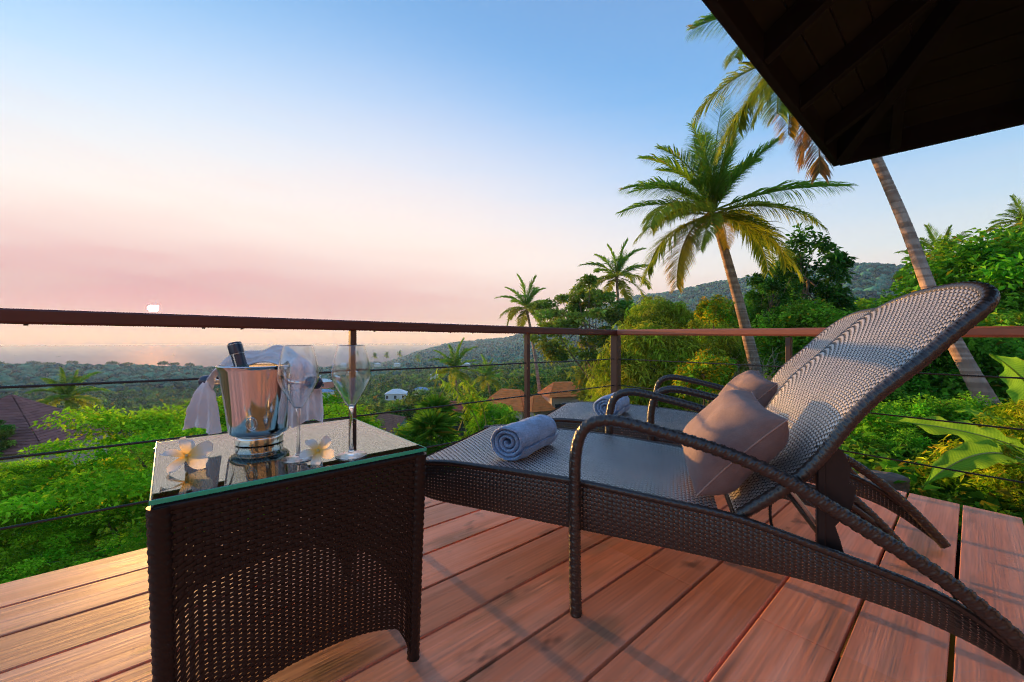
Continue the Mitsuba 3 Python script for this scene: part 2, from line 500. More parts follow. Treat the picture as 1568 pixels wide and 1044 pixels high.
for A_, B_ in ((E2, E0), (E0, E3), (E3, E4), (E4, E2)):
    o = unit(((A_ + B_) / 2 - (E0 + E4) / 2) * [1, 1, 0]) * 0.03
    v, f, c = roof_courses(A_ + o + [0, 0, 0.18], B_ + o + [0, 0, 0.18], apex + [0, 0, 0.19], apex + [0, 0, 0.19], n=12, thick=0.03).get()
    mb.add(v, f)
mb.add([q + [0, 0, 0.165] for q in (E0, E2, E4, E3, apex)], [[0, 1, 4], [1, 2, 4], [2, 3, 4], [3, 0, 4]])
put('roof_covering', mb.ply('mat_shingle_roof'), roof)
mat('mat_shingle_roof', (0.09, 0.06, 0.05), 0.85, 0.2)
for c, q in ((E4, -1), (E3 - U * 0.2, 1)):                 # the posts that carry it stand outside the picture
    p = c + ((E0 + E4) / 2 - c) * np.array([1, 1, 0]) * 0.12
    put('post', MB().add(*rbox(p[0] - 0.06, p[0] + 0.06, p[1] - 0.06, p[1] + 0.06, -0.3 if q > 0 else 0.002, ZE + 0.10, 0.004)).ply('mat_eave_dark'), roof)

# ---------------------------------------------------------------- villa front behind the camera: unseen, added for its effect on the light
def plaster(p, n, uv_):
    return mix((0.16, 0.13, 0.12), (0.24, 0.20, 0.18), fbm(p.x * 2.5, p.y * 2.5, p.z * 2.5, 4))  # wall tone darkened so furniture sides and reflections stay dark


mat('mat_plaster', proc(plaster), 0.9, 0.2)
mat('mat_door_frame', (0.10, 0.045, 0.03), 0.5, 0.4)
VIL = basis(uv(0, -4.05), U, V)
villa = thing('villa', 'added unseen villa front, kept dark for the furniture reflections, with timber framed glass doors', 'villa')
mb = MB()
edges_ = [(-6.0, -3.0), (-1.2, 1.6), (3.4, 6.5)]
for a, b in edges_:
    mb.add(*moved(rbox(a, b, -0.25, 0, -0.3, 3.3, 0.004), VIL))
for a, b in ((-3.0, -1.2), (1.6, 3.4)):
    mb.add(*moved(rbox(a + 0.003, b - 0.003, -0.248, -0.003, 2.25, 3.297, 0.004), VIL))
put('wall', mb.ply('mat_plaster'), villa)
for a, b in ((-3.0, -1.2), (1.6, 3.4)):
    door = put('door', MB().add(*moved(rbox(a + 0.08, (a + b) / 2, -0.16, -0.12, 0.1, 2.15, 0.003), VIL)).add(*moved(rbox((a + b) / 2 + 0.004, b - 0.08, -0.20, -0.163, 0.1, 2.15, 0.003), VIL)).ply('mat_dark_glass'), villa)
    mb = MB()
    for x0, x1, z0, z1 in ((a + 0.002, a + 0.078, 0.004, 2.246), (b - 0.078, b - 0.002, 0.004, 2.246), (a + 0.08, b - 0.08, 2.152, 2.246), (a + 0.08, b - 0.08, 0.004, 0.098), ((a + b) / 2 - 0.035, (a + b) / 2 + 0.035, 0.1, 2.15)):
        mb.add(*moved(rbox(x0, x1, -0.22, -0.06, z0, z1, 0.004), VIL))
    put('frame', mb.ply('mat_door_frame'), door)

# a grey rock and low retaining stones at the deck's right edge
def rock_color(p, n, uv_):
    return mix((0.10, 0.085, 0.075), (0.27, 0.23, 0.20), fbm(p.x * 12, p.y * 12, p.z * 12, 4))


mat('mat_rock', proc(rock_color), 0.9, 0.2)
for i, (px, py, Y, s, lab) in enumerate([(1345, 742, 2.85, 0.12, 'grey rock at the deck edge behind the black lounger bracket')]):
    m = trimesh.creation.icosphere(subdivisions=4)
    v = np.array(m.vertices)
    v = v * (0.7 + 0.6 * meshkit.fbm(v * 1.6 + i * 5, 4, 3))[:, None] * np.array([1.5, 0.9, 0.75]) * s
    p = at(px, py, Y)
    p[2] = min(p[2], -0.02)
    k = thing('rock', lab, 'rock')
    scene[k] = ply((v + p + N2 * 0.10, m.faces), 'mat_rock', smooth=True)


# ---------------------------------------------------------------- foliage
def leaf_mat(name, trans=0.6, rough=0.45):
    scene[name] = {'type': 'principledthin', 'base_color': {'type': 'mesh_attribute', 'name': 'vertex_color'}, 'roughness': rough, 'diff_trans': trans, 'eta': 1.4, 'spec_trans': 0.0}
    return name


leaf_mat('mat_leaf')
leaf_mat('mat_frond', 0.9, 0.4)
scene['mat_canopy'] = {'type': 'twosided', 'bsdf': {'type': 'diffuse', 'reflectance': {'type': 'mesh_attribute', 'name': 'vertex_color'}}}


def bark_color(p, n, uv_):
    a = fbm(p.x * 9, p.y * 9, p.z * 3, 3)
    return mix((0.10, 0.075, 0.055), (0.27, 0.21, 0.16), a)


def palm_bark(p, n, uv_):
    ring = noise(p.z * 30 + 0.8 * noise(p.x * 5, p.y * 5, p.z * 2), 3.0)
    return mix((0.26, 0.18, 0.14), (0.40, 0.30, 0.245), smoothstep(0.25, 0.75, ring)) * (0.75 + 0.5 * noise(p.x * 18, p.y * 18, p.z * 10))


mat('mat_bark', proc(bark_color), 0.9, 0.1)
mat('mat_palm_bark', proc(palm_bark), 0.9, 0.1)


def leaves(P, D, N, L, W, C, fold=0.25):
    """N-many diamond leaves of two triangles: base P, direction D, normal N, length L, width W, colour C."""
    D = unit(D)
    S = unit(np.cross(N, D))
    Nn = np.cross(D, S)
    L, W = np.broadcast_to(L, len(P))[:, None], np.broadcast_to(W, len(P))[:, None]
    mid = P + D * L * 0.42
    v = np.stack([P, mid + S * W / 2 + Nn * W * fold, P + D * L - Nn * L * 0.12, mid - S * W / 2 + Nn * W * fold], 1)
    b = np.arange(len(P))[:, None] * 4
    f = np.concatenate([b + [0, 1, 2], b + [0, 2, 3]], 0)
    return v.reshape(-1, 3), f, np.repeat(C, 4, 0)


def leaf_colors(g, n, lo, hi, warm=0.0, warm_c=(0.30, 0.26, 0.03)):
    t = g.random((n, 1)) ** 1.3
    c = np.asarray(lo) * (1 - t) + np.asarray(hi) * t
    w = (g.random((n, 1)) < warm)
    c = np.where(w, np.asarray(warm_c) * (0.7 + 0.6 * g.random((n, 1))), c)
    return c * (0.85 + 0.3 * g.random((n, 1)))


def crown(g, centres, radii, per, L, W, lo, hi, warm=0.0, upness=0.6, flat=1.0, droop=0.0, warm_c=(0.30, 0.26, 0.03)):
    """Leaf clumps: 'per' leaves around each centre, facing outwards and up."""
    n = len(centres)
    d = unit(g.normal(size=(n, per, 3)) + [0, 0, 0.25])
    rad = g.random((n, per, 1)) ** 0.45 * np.asarray(radii).reshape(-1, 1, 1)
    P = (centres[:, None] + d * rad * [1, 1, flat]).reshape(-1, 3)
    N = unit(d.reshape(-1, 3) * (1 - upness) + np.array([0, 0, upness]) + g.normal(size=P.shape) * 0.32)
    D = unit(np.cross(N, g.normal(size=P.shape)) + d.reshape(-1, 3) * 0.4 - np.array([0, 0, droop]))
    tone = np.repeat((0.52 + 0.9 * g.random((n, 1))) * (1 + 0.22 * g.normal(size=(n, 1)) * [1, 0.2, 0.6]), per, 0).clip(0.3, 1.6)
    k = 0.5 + 1.0 * g.random(len(P)) ** 1.4
    return leaves(P, D, N, L * k, W * k, leaf_colors(g, len(P), lo, hi, warm, warm_c) * tone)


def limbs(g, base, top, r0, tips, n=7):
    """A tapered trunk from base to top with limbs that reach the tips."""
    mb = MB()
    mid = (base + top) / 2 + g.normal(size=3) * np.linalg.norm(top - base) * 0.05
    path = spline([base, mid, top], 10)
    mb.add(*tube(path, np.linspace(r0, r0 * 0.45, 10), n))
    for t in tips:
        k = int(g.integers(4, 10))
        a = path[k]
        m = (a + t) / 2 + np.array([0, 0, -0.08]) * np.linalg.norm(t - a) + g.normal(size=3) * 0.05 * np.linalg.norm(t - a)
        mb.add(*tube(spline([a, m, t], 6), np.linspace(r0 * 0.36, r0 * 0.06, 6), 5))
    return mb


def shell(g, n, R, bottom=-0.5, inner=0.55):
    """n clump centres in an uneven ellipsoid crown."""
    out = []
    while len(out) < n:
        d = unit(g.normal(size=3))
        if d[2] < bottom:
            continue
        k = 0.72 + 0.56 * meshkit.noise(d * 2.1 + 7, int(g.integers(1, 3)))
        out.append(d * np.asarray(R) * k * (inner + (1 - inner) * g.random() ** 0.5))
    return np.array(out)


def tree_proto(name, seed, R, n_clump, per, L, W, lo, hi, warm=0.0, height=None, r0=0.12, cr=0.32, **kw):
    """Shape groups name_crown and name_trunk: a broadleaf tree about the crown's centre; its foot lies 'height' below."""
    g = np.random.default_rng(seed)
    c = shell(g, n_clump, R, kw.pop('bottom', -0.5), kw.pop('inner', 0.55))
    v, f, col = crown(g, c, cr * np.mean(R) * (0.6 + 0.8 * g.random(n_clump)), per, L, W, lo, hi, warm, **kw)
    height = height or R[2] * 2.2
    tips = c[g.permutation(n_clump)[:14]] * 0.92
    tr = limbs(g, np.array([0, 0, -height]), np.array([0, 0, R[2] * 0.1]), r0, tips)
    scene[f'group_{name}_crown'] = {'type': 'shapegroup', 'leaf': ply((v, f), kw.pop('bsdf', 'mat_leaf'), color=col)}
    scene[f'group_{name}_trunk'] = {'type': 'shapegroup', 'wood': tr.ply('mat_bark', 50)}


def inst(group, M):
    return {'type': 'instance', 'group': {'type': 'ref', 'id': group}, 'to_world': T(np.asarray(M, float).tolist()) if not isinstance(M, T) else M}


def place_tree(proto, pos, size, rot, label, cat='tree', name='broadleaf_tree', group=None, squash=1.0):
    k = thing(name, label, cat, group)
    M = T().translate(list(map(float, pos))).rotate([0, 0, 1], float(rot)).scale([float(size), float(size), float(size * squash)])
    scene[f'{k}__crown'] = inst(f'group_{proto}_crown', M)
    scene[f'{k}__trunk'] = inst(f'group_{proto}_trunk', M)
    return k


# forest that nobody could count: low clumpy crowns over the valley floor and the hills
def lump(seed, R=1.0):
    g = np.random.default_rng(seed)
    m = trimesh.creation.icosphere(subdivisions=1)
    v = np.array(m.vertices)
    v *= (0.72 + 0.6 * meshkit.noise(v * 2.2 + seed, seed))[:, None]
    v[:, 2] = v[:, 2] * 0.8
    return v * R, np.array(m.faces)


def spread(g, r0, r1, a0, a1, n):
    r = np.sqrt(g.random(n) * (r1 ** 2 - r0 ** 2) + r0 ** 2)
    a = np.radians(a0 + (a1 - a0) * g.random(n))
    return r * np.sin(a), r * np.cos(a)


def far_forest():
    g = np.random.default_rng(41)
    mb = MB()
    protos = [lump(s) for s in range(8)]
    x1, y1 = spread(g, 400, 900, -62, 78, 14500)
    x2, y2 = spread(g, 900, 1750, -24, 58, 11500)
    x, y = np.concatenate([x1, x2]), np.concatenate([y1, y2])
    z = land(x, y)
    ok = z > -69
    x, y, z = x[ok], y[ok], z[ok]
    th = np.degrees(np.arctan2(x, y))
    R = np.interp(th, TH, RID)
    ok = np.hypot(x, y) < R * 1.08
    x, y, z = x[ok], y[ok], z[ok]
    n = len(x)
    sz = (2.2 + 2.6 * g.random(n) ** 1.6) * np.where(np.hypot(x, y) > 900, 1.35, 1.0)
    hgt = 1.5 + 5 * g.random(n) + np.interp(np.degrees(np.arctan2(x, y)), [-22, -12], [4.5, 0])
    tone = 0.7 + 0.6 * g.random((n, 1))
    col = (np.array([0.022, 0.110, 0.078]) * (1 - g.random((n, 1))) + np.array([0.055, 0.165, 0.095]) * g.random((n, 1))) * tone  # haze of the distance put into the crown greens as teal
    which = g.integers(0, 8, n)
    rot = g.random(n) * 6.28
    V_, F_, C_ = [], [], []
    at_ = 0
    for k in range(8):
        i = np.nonzero(which == k)[0]
        pv, pf = protos[k]
        cs, sn = np.cos(rot[i])[:, None], np.sin(rot[i])[:, None]
        vx = (pv[None, :, 0] * cs - pv[None, :, 1] * sn) * sz[i, None] + x[i, None]
        vy = (pv[None, :, 0] * sn + pv[None, :, 1] * cs) * sz[i, None] + y[i, None]
        vz = pv[None, :, 2] * sz[i, None] * 0.75 + (z[i] + hgt[i])[:, None]
        V_.append(np.stack([vx, vy, vz], -1).reshape(-1, 3))
        F_.append((pf[None] + (np.arange(len(i)) * len(pv))[:, None, None]).reshape(-1, 3) + at_)
        C_.append(np.repeat(col[i], len(pv), 0))
        at_ += len(i) * len(pv)
    v, c = np.vstack(V_), np.vstack(C_)
    c = c * (0.7 + 0.6 * meshkit.noise(v * 0.6, 2))[:, None]
    return ply((v, np.vstack(F_)), 'mat_canopy', smooth=True, color=c)


put('far_forest', far_forest(), label='dense forest covering the far valley floor and the hills', cat='forest', kind='stuff')

for s in range(10):   # rough crowns for the middle distance, made of bent leaf sprays; the last five are finer, for the nearer slope
    g = np.random.default_rng(300 + s)
    fine = s >= 5
    R = np.array([1, 1, 0.7 + 0.1 * (s % 5)])
    c = shell(g, 60, R, -0.45, 0.6)
    lo, hi = [((0.06, 0.17, 0.035), (0.15, 0.32, 0.06)), ((0.10, 0.19, 0.03), (0.24, 0.33, 0.055)), ((0.04, 0.14, 0.035), (0.11, 0.27, 0.06)), ((0.08, 0.21, 0.03), (0.18, 0.38, 0.05)), ((0.06, 0.15, 0.03), (0.20, 0.29, 0.05))][s % 5]
    v, f, col = crown(g, c, (0.30 if fine else 0.34) * np.ones(60), 34 if fine else 9, 0.19 if fine else 0.42, 0.10 if fine else 0.26, lo, hi, 0.03)
    m = lump(60 + s, 0.70)
    mb = MB().add(v, f, col)
    mb.add(m[0], m[1], (0.04, 0.085, 0.02))
    scene[f'group_spray_{s}'] = {'type': 'shapegroup', 'leaf': mb.ply('mat_leaf', False, True)}
g = np.random.default_rng(77)
x, y = spread(g, 60, 450, -60, 40, 3000)
x2, y2 = spread(g, 30, 150, -60, 22, 420)
x3, y3 = spread(g, 60, 400, 62, 80, 420)
x, y = np.concatenate([x, x2, x3]), np.concatenate([y, y2, y3])
sz = 2.2 + 2.6 * g.random(len(x)) * np.clip(np.hypot(x, y) / 160, 0.35, 1)
zz = land(x, y)
forest_clear = [(-30, 24, 9), (-10.6, 45, 7), (-21.5, 50, 5), (0, 40, 8), (5, 42, 8), (-48, 162, 16), (-80, 172, 12), (-4, 30, 5), (-9, 38, 5), (-7.6, 32, 4.5), (-6.3, 27, 4), (-17.6, 42, 5), (-14.7, 35, 4), (0, 33, 5), (0, 28, 4), (4, 35, 4.5), (3.3, 29, 3.5), (-40, 140, 14), (-34, 118, 11), (-29, 100, 8), (-68, 150, 11)]   # roofs stand here
for i in range(len(x)):
    rr_ = math.hypot(x[i], y[i])
    if any((x[i] - a) ** 2 + (y[i] - b) ** 2 < c * c for a, b, c in forest_clear):
        continue
    M = T().translate([float(x[i]), float(y[i]), float(zz[i] + sz[i] * 0.75)]).rotate([0, 0, 1], float(g.random() * 360)).scale([float(sz[i])] * 3)
    scene[f'valley_forest__{i + 1:04d}'] = inst(f'group_spray_{int(g.integers(0, 5)) + (5 if rr_ < 115 else 0)}', M)
labels['valley_forest'] = {'label': 'mixed green woodland filling the slope below the deck', 'category': 'forest', 'kind': 'stuff'}


# ---------------------------------------------------------------- coconut palms
def frond(g, e0, e1, n_leaf, lo, hi, leaf_len=0.27, leaf_w=0.026, hang=0.35, seg=3, bend=0.0, warm=0.0):
    """A pinnate leaf of length 1 that leaves the origin along +x at elevation e0 and ends at elevation e1 (degrees)."""
    m = 24
    e = np.radians(np.linspace(0, 1, m) ** 1.25 * (e1 - e0) + e0)
    az = np.radians(np.linspace(0, 1, m) ** 2 * bend)
    step = np.stack([np.cos(e) * np.cos(az), np.cos(e) * np.sin(az), np.sin(e)], -1) / (m - 1)
    p = np.vstack([[0, 0, 0], np.cumsum(step[:-1], 0)])
    mb = MB()
    stem = np.asarray(hi) * 0.7 + np.array([0.12, 0.10, 0.02])
    mb.add(*tube(p, np.stack([np.linspace(0.016, 0.003, m), np.linspace(0.010, 0.002, m)], 1), 5), c=stem)
    t_, s_, u_ = frames(p)
    s_ = unit(np.cross(t_, [0, 0, 1.0]))
    u_ = np.cross(s_, t_)
    a = np.linspace(0.13, 0.995, n_leaf)
    i = a * (m - 1)
    lerp = lambda q: np.stack([np.interp(i, np.arange(m), q[:, k]) for k in range(3)], -1)
    P0, Td, Sd, Ud = lerp(p), unit(lerp(t_)), unit(lerp(s_)), unit(lerp(u_))
    ln = leaf_len * np.clip(0.35 + 1.6 * a, 0, 1) * np.clip(1.9 - 1.55 * a, 0.25, 1)
    for side in (-1, 1):
        L = ln * (0.85 + 0.3 * g.random(n_leaf))
        D0 = unit(Sd * side * 0.9 + Td * (0.45 + 0.5 * a[:, None]) + Ud * (0.22 + 0.15 * g.normal(size=(n_leaf, 1))))
        rows = []
        pos, d = P0.copy(), D0
        for k in range(seg + 1):
            w = leaf_w * (0.55, 1.0, 0.75, 0.05)[k if seg == 3 else (0, 1, 3)[k]]
            nrm = unit(np.cross(np.cross(d, [0, 0, 1.0]), d) + 1e-6)
            wd = unit(np.cross(d, nrm)) * 0.8 + nrm * 0.5 * side
            rows.append(np.stack([pos - wd * w / 2, pos + wd * w / 2], 1))
            d = unit(d - np.array([0, 0, 1.0]) * hang * (0.5 + 0.5 * k) * (0.7 + 0.6 * g.random((n_leaf, 1))))
            pos = pos + d * L[:, None] / seg
        v = np.stack(rows, 1)                                   # (n, seg + 1, 2, 3)
        b = (np.arange(n_leaf) * (seg + 1) * 2)[:, None]
        f = np.concatenate([b + [2 * k, 2 * k + 1, 2 * k + 3] for k in range(seg)] + [b + [2 * k, 2 * k + 3, 2 * k + 2] for k in range(seg)], 0)
        c = leaf_colors(g, n_leaf, lo, hi, warm)
        c = np.repeat(c, (seg + 1) * 2, 0).reshape(n_leaf, seg + 1, 2, 3)
        c = c * np.linspace(0.95, 1.1, seg + 1)[None, :, None, None]
        mb.add(v.reshape(-1, 3), f, c.reshape(-1, 3))
    return mb


GREEN = ((0.13, 0.32, 0.035), (0.29, 0.53, 0.06))
OLIVE = ((0.20, 0.31, 0.03), (0.44, 0.52, 0.05))
YELL = ((0.50, 0.36, 0.035), (0.72, 0.52, 0.06))
DRY = ((0.26, 0.16, 0.07), (0.45, 0.29, 0.12))
FRONDS = {}
for nm, e0, e1, col, hang in (('up', 82, 62, GREEN, 0.10), ('high', 64, 18, GREEN, 0.22), ('mid', 40, -14, GREEN, 0.30), ('low', 8, -52, OLIVE, 0.38),
                              ('side', 22, -16, GREEN, 0.28), ('hang', -18, -74, OLIVE, 0.30), ('gold', -38, -82, YELL, 0.25), ('dry', -62, -88, DRY, 0.35)):
    for d, n in (('near', 92), ('far', 46)):
        for k in range(2):
            g = np.random.default_rng(hash((len(FRONDS) * 13 + 5)) % 100000)
            mb = frond(g, e0 + 8 * k, e1 - 8 * k, n, *col, hang=hang, seg=3 if d == 'near' else 2, leaf_w=0.0125 if d == 'near' else 0.030, bend=(-28, 26)[k], warm=0.04)
            FRONDS[nm, d, k] = mb
            if d == 'near':
                scene[f'group_frond_{nm}_{k}'] = {'type': 'shapegroup', 'leaf': mb.ply('mat_frond', False, True)}


def palm(label, path, r0, size, plan=None, near=True, seed=0, nuts=0, group=None, sub=None):
    """A coconut palm along the trunk path (foot first). plan: (kind, variant, azimuth, length) of each leaf."""
    g = np.random.default_rng(900 + seed)
    k = thing('coconut_palm', label, 'palm tree', group)
    p = spline(path, 26)
    n = len(p)
    r = np.linspace(1.35, 0.8, n) * r0
    r[:3] *= (1.5, 1.25, 1.08)
    ring = lambda i, j: 1 + 0.018 * ((i % 2) * 2 - 1) + 0.0 * j
    mb = MB().add(*tube(spline(path, 150 if near else 26), np.interp(np.linspace(0, 1, 150 if near else 26), np.linspace(0, 1, n), r), 10 if near else 6, rmod=ring))
    put('trunk', mb.ply('mat_palm_bark', 60), k)
    top = p[-1]
    if plan is None:
        plan = []
        for i in range(20):
            kind = ('up', 'high', 'high', 'mid', 'mid', 'side', 'low', 'low', 'hang', 'hang')[i // 2]
            plan.append((kind, i % 2, i * 137.5 + 20 * g.random(), 0.85 + 0.3 * g.random()))
    if near:
        for kind, q, az, ln in plan:
            M = T().translate((top + [0, 0, 0.04 * g.normal()]).tolist()).rotate([0, 0, 1], float(az)).scale(float(size * ln))
            put('frond', inst(f'group_frond_{kind}_{q}', M), k)
    else:
        mb = MB()
        for kind, q, az, ln in plan:
            v, f, c = FRONDS[kind, 'far', q].get()
            a = math.radians(az)
            M = np.eye(4)
            M[:3, :3] = np.array([[math.cos(a), -math.sin(a), 0], [math.sin(a), math.cos(a), 0], [0, 0, 1]]) * size * ln
            M[:3, 3] = top
            mb.add(*moved((v, f), M), c=c * (0.8 + 0.4 * g.random()))
        put('crown', mb.ply('mat_frond', False, True), k)
    for i in range(nuts):
        a = i * 2.4
        s = trimesh.creation.icosphere(subdivisions=2, radius=0.11)
        s.apply_scale([1, 1, 1.25])
        s.apply_translation(top + np.array([0.2 * math.cos(a), 0.2 * math.sin(a), -0.2 - 0.06 * (i % 3)]))
        put('coconut', ply(s, 'mat_nut', smooth=True), k)
    return k


mat('mat_nut', (0.20, 0.17, 0.04), 0.5)

# the big palm beyond the railing corner
b = at(1172, 640, 11.0)
palm('large sunlit coconut palm behind the railing, its whole crown in view with yellow lower fronds',
     [b, at(1142, 500, 11.0), at(1118, 410, 11.0), at(1093, 322, 11.0)], 0.125, 2.85, [
         ('up', 0, 95, 0.95), ('up', 1, 250, 1.02), ('up', 0, 20, 0.9), ('up', 1, 170, 0.88), ('up', 0, 300, 0.85), ('high', 0, 40, 0.85), ('high', 1, 130, 0.8), ('high', 1, 215, 0.8), ('high', 1, 60, 0.85), ('high', 0, 200, 0.85),
         ('high', 0, 168, 0.95), ('high', 1, 12, 0.85), ('high', 0, 330, 0.80), ('mid', 0, 185, 0.95), ('mid', 1, 150, 0.9), ('mid', 0, 100, 0.9), ('side', 0, 352, 1.12),
         ('side', 1, 196, 0.95), ('low', 0, 340, 0.95), ('low', 1, 205, 1.05), ('low', 0, 218, 0.95), ('low', 1, 20, 0.9),
         ('hang', 1, 345, 0.9), ('low', 0, 318, 0.9), ('gold', 1, 205, 1.0), ('hang', 0, 238, 0.7), ('gold', 0, 272, 0.5), ('hang', 0, 198, 1.05), ('hang', 1, 182, 0.95), ('hang', 0, 350, 1.0), ('hang', 1, 8, 0.9), ('side', 0, 172, 0.9), ('low', 0, 190, 0.85)],
     seed=1, nuts=5)
# the tall leaning palm whose crown hides behind the roof
palm('tall leaning coconut palm with a slender bare trunk and drooping crown beside the roof corner',
     [at(1532, 655, 5.6), at(1497, 585, 5.8), at(1440, 478, 6.3), at(1398, 370, 6.9), at(1345, 245, 7.5), at(1280, 70, 8.0)], 0.080, 3.0, [
         ('up', 0, 90, 0.9), ('up', 1, 200, 0.9), ('high', 0, 30, 0.9), ('high', 1, 250, 0.9), ('mid', 0, 60, 1.0), ('mid', 0, 178, 0.98), ('side', 1, 188, 0.9),
         ('low', 0, 172, 0.95), ('low', 1, 192, 1.0), ('low', 0, 215, 0.9), ('hang', 1, 180, 0.98), ('hang', 0, 200, 0.95), ('hang', 1, 160, 0.9), ('hang', 0, 225, 0.95),
         ('dry', 0, 185, 0.80), ('dry', 1, 212, 0.98), ('hang', 0, 188, 1.1), ('hang', 1, 206, 1.1), ('dry', 0, 250, 0.8), ('gold', 1, 196, 0.85)],
     seed=2)


def far_palm(label, crown, Y, size, lean=(0, 0), seed=0, drop=None):
    top = at(*crown, Y)
    fx, fy = top[0] + lean[0], top[1] + lean[1]
    foot = np.array([fx, fy, land1(fx, fy) - 0.3])
    mid = (foot + top) / 2 + np.array([lean[0] * 0.15, 0, 0])
    palm(label, [foot, mid, top], 0.15, size, near=False, seed=seed)


far_palm('bushy crowned coconut palm left of the large airy tree, above the railing', (806, 468), 42, 3.3, (1.6, -1), 3)
far_palm('dark coconut palm rising behind the large airy tree, left of the big sunlit palm', (944, 420), 38, 3.5, (0.6, 0), 4)
far_palm('coconut palm in the valley seen just below the handrail, in front of the blue headland', (696, 562), 52, 3.9, (0.8, 0), 5)
far_palm('smaller pale coconut palm in the valley, right of the palm in front of the headland', (746, 574), 62, 3.4, (0.9, 0), 6)
far_palm('coconut palm on the left behind the brown shingled pavilion roof', (103, 606), 36, 3.0, (0.3, 0), 7)
far_palm('coconut palm poking out at the left edge of the big tree on the right', (1438, 398), 19, 1.7, (0.5, 0), 8)
far_palm('coconut palm behind the big tree at the right edge of the picture', (1566, 338), 26, 1.9, (0.3, 0), 9)
for i, (px, py, Y, s) in enumerate([(574, 541, 420, 4.5), (592, 540, 400, 4.5), (552, 540, 380, 4.0), (612, 538, 430, 4.5), (640, 545, 330, 4.2)]):
    top = at(px, py, Y)
    far_palm(f'tiny distant coconut palm on the wooded skyline left of the headland, {("second", "third", "first", "fourth", "fifth")[i]} from the left', (px, py), Y, s, (0.5, 0), 20 + i)
    labels[f'coconut_palm_{9 + i:03d}']['group'] = 'distant palms on the skyline'

# broadleaf trees and shrubs: one of each kind, then copies
tree_proto('umbrella', 11, (3.9, 3.4, 1.55), 180, 440, 0.085, 0.042, (0.15, 0.43, 0.014), (0.45, 0.78, 0.035), 0.05, height=3.8, r0=0.17, cr=0.165, bottom=-0.45, inner=0.35, upness=0.66, flat=0.30, warm_c=(0.5, 0.5, 0.03))
tree_proto('rain', 12, (3.5, 3.2, 3.2), 66, 230, 0.30, 0.16, (0.143, 0.273, 0.039), (0.364, 0.520, 0.078), 0.05, height=8.0, r0=0.22, cr=0.22, bottom=-0.8, inner=0.70, flat=0.5)
tree_proto('glossy', 13, (1.3, 1.3, 2.1), 40, 130, 0.25, 0.12, (0.040, 0.157, 0.022), (0.121, 0.316, 0.038), 0.0, height=4.0, r0=0.11, cr=0.22, bottom=-0.8, inner=0.6)
tree_proto('bamboo', 14, (2.2, 1.8, 2.0), 150, 170, 0.30, 0.055, (0.217, 0.325, 0.024), (0.500, 0.624, 0.061), 0.04, height=3.4, r0=0.12, cr=0.26, bottom=-0.9, droop=0.9, upness=0.45)
tree_proto('broad', 15, (2.3, 2.2, 2.2), 130, 150, 0.21, 0.12, (0.109, 0.329, 0.022), (0.289, 0.605, 0.046), 0.035, height=3.6, r0=0.14, cr=0.27, bottom=-0.9, warm_c=(0.5, 0.38, 0.02))
tree_proto('bush', 16, (1.0, 1.0, 0.8), 60, 130, 0.105, 0.055, (0.116, 0.386, 0.021), (0.324, 0.720, 0.044), 0.02, height=0.9, r0=0.03, cr=0.32, bottom=-0.6)
tree_proto('lemon', 17, (0.62, 0.62, 0.5), 46, 60, 0.13, 0.035, (0.282, 0.504, 0.022), (0.630, 0.735, 0.039), 0.20, height=0.6, r0=0.02, cr=0.36, bottom=-0.5, droop=0.6, warm_c=(0.55, 0.50, 0.04))
tree_proto('flower', 18, (1.0, 0.9, 0.9), 60, 90, 0.15, 0.08, (0.139, 0.315, 0.021), (0.347, 0.580, 0.052), 0.34, height=1.4, r0=0.04, cr=0.3, bottom=-0.6, warm_c=(0.75, 0.52, 0.02))
tree_proto('dark', 19, (1.4, 1.3, 1.1), 70, 120, 0.16, 0.085, (0.069, 0.242, 0.024), (0.190, 0.483, 0.041), 0.01, height=1.5, r0=0.05, cr=0.32, bottom=-0.7)

place_tree('umbrella', at(362, 716, 8.6), 1.0, 20, 'broad flat-topped tree with bright green layered foliage below the deck behind the table', name='flat_topped_tree')
place_tree('umbrella', at(0, 790, 7.2), 0.60, 130, 'low bright green tree crown just beyond the deck edge at the far left', name='flat_topped_tree')
place_tree('umbrella', at(205, 822, 6.4), 0.45, 210, 'small bright green tree crown just beyond the deck edge left of the table', name='flat_topped_tree')
place_tree('rain', at(895, 498, 27), 0.88, 10, 'large airy tree with an uneven leafy crown behind the corner post of the railing', name='leafy_tree')
place_tree('rain', at(985, 505, 36), 0.7, 120, 'olive green tree filling the gap between the leafy tree and the big sunlit palm', name='leafy_tree')
place_tree('rain', at(1030, 520, 26), 0.55, 200, 'rounded olive tree top just left of the trunk of the big sunlit palm', name='leafy_tree')
place_tree('glossy', at(1238, 432, 17), 0.98, 0, 'dark glossy tree with an open pointed crown right of the big sunlit palm', name='glossy_tree')
place_tree('glossy', at(1185, 452, 15), 0.55, 80, 'lower dark side growth leaning left of the open pointed tree', name='glossy_tree')
place_tree('bamboo', at(1000, 560, 11.5), 0.62, 0, 'feathery yellow-green shrub mass right of the corner post', 'shrub', 'feathery_shrub')
place_tree('bamboo', at(1085, 545, 13.0), 0.55, 90, 'feathery shrub around the foot of the big sunlit palm', 'shrub', 'feathery_shrub')
place_tree('bamboo', at(1012, 505, 17), 0.70, 40, 'rounded olive shrub whose top shows above the handrail, right of the corner post', 'shrub', 'feathery_shrub')
place_tree('bamboo', at(1098, 512, 18), 0.66, 250, 'olive shrub mass behind the trunk of the big sunlit palm', 'shrub', 'feathery_shrub')
place_tree('broad', at(1178, 492, 21), 0.72, 310, 'green treetop between the palm trunk and the open pointed tree', name='big_leaved_tree')
place_tree('bamboo', at(960, 600, 12.5), 0.5, 160, 'low feathery shrub behind the second lounger at the corner post', 'shrub', 'feathery_shrub')
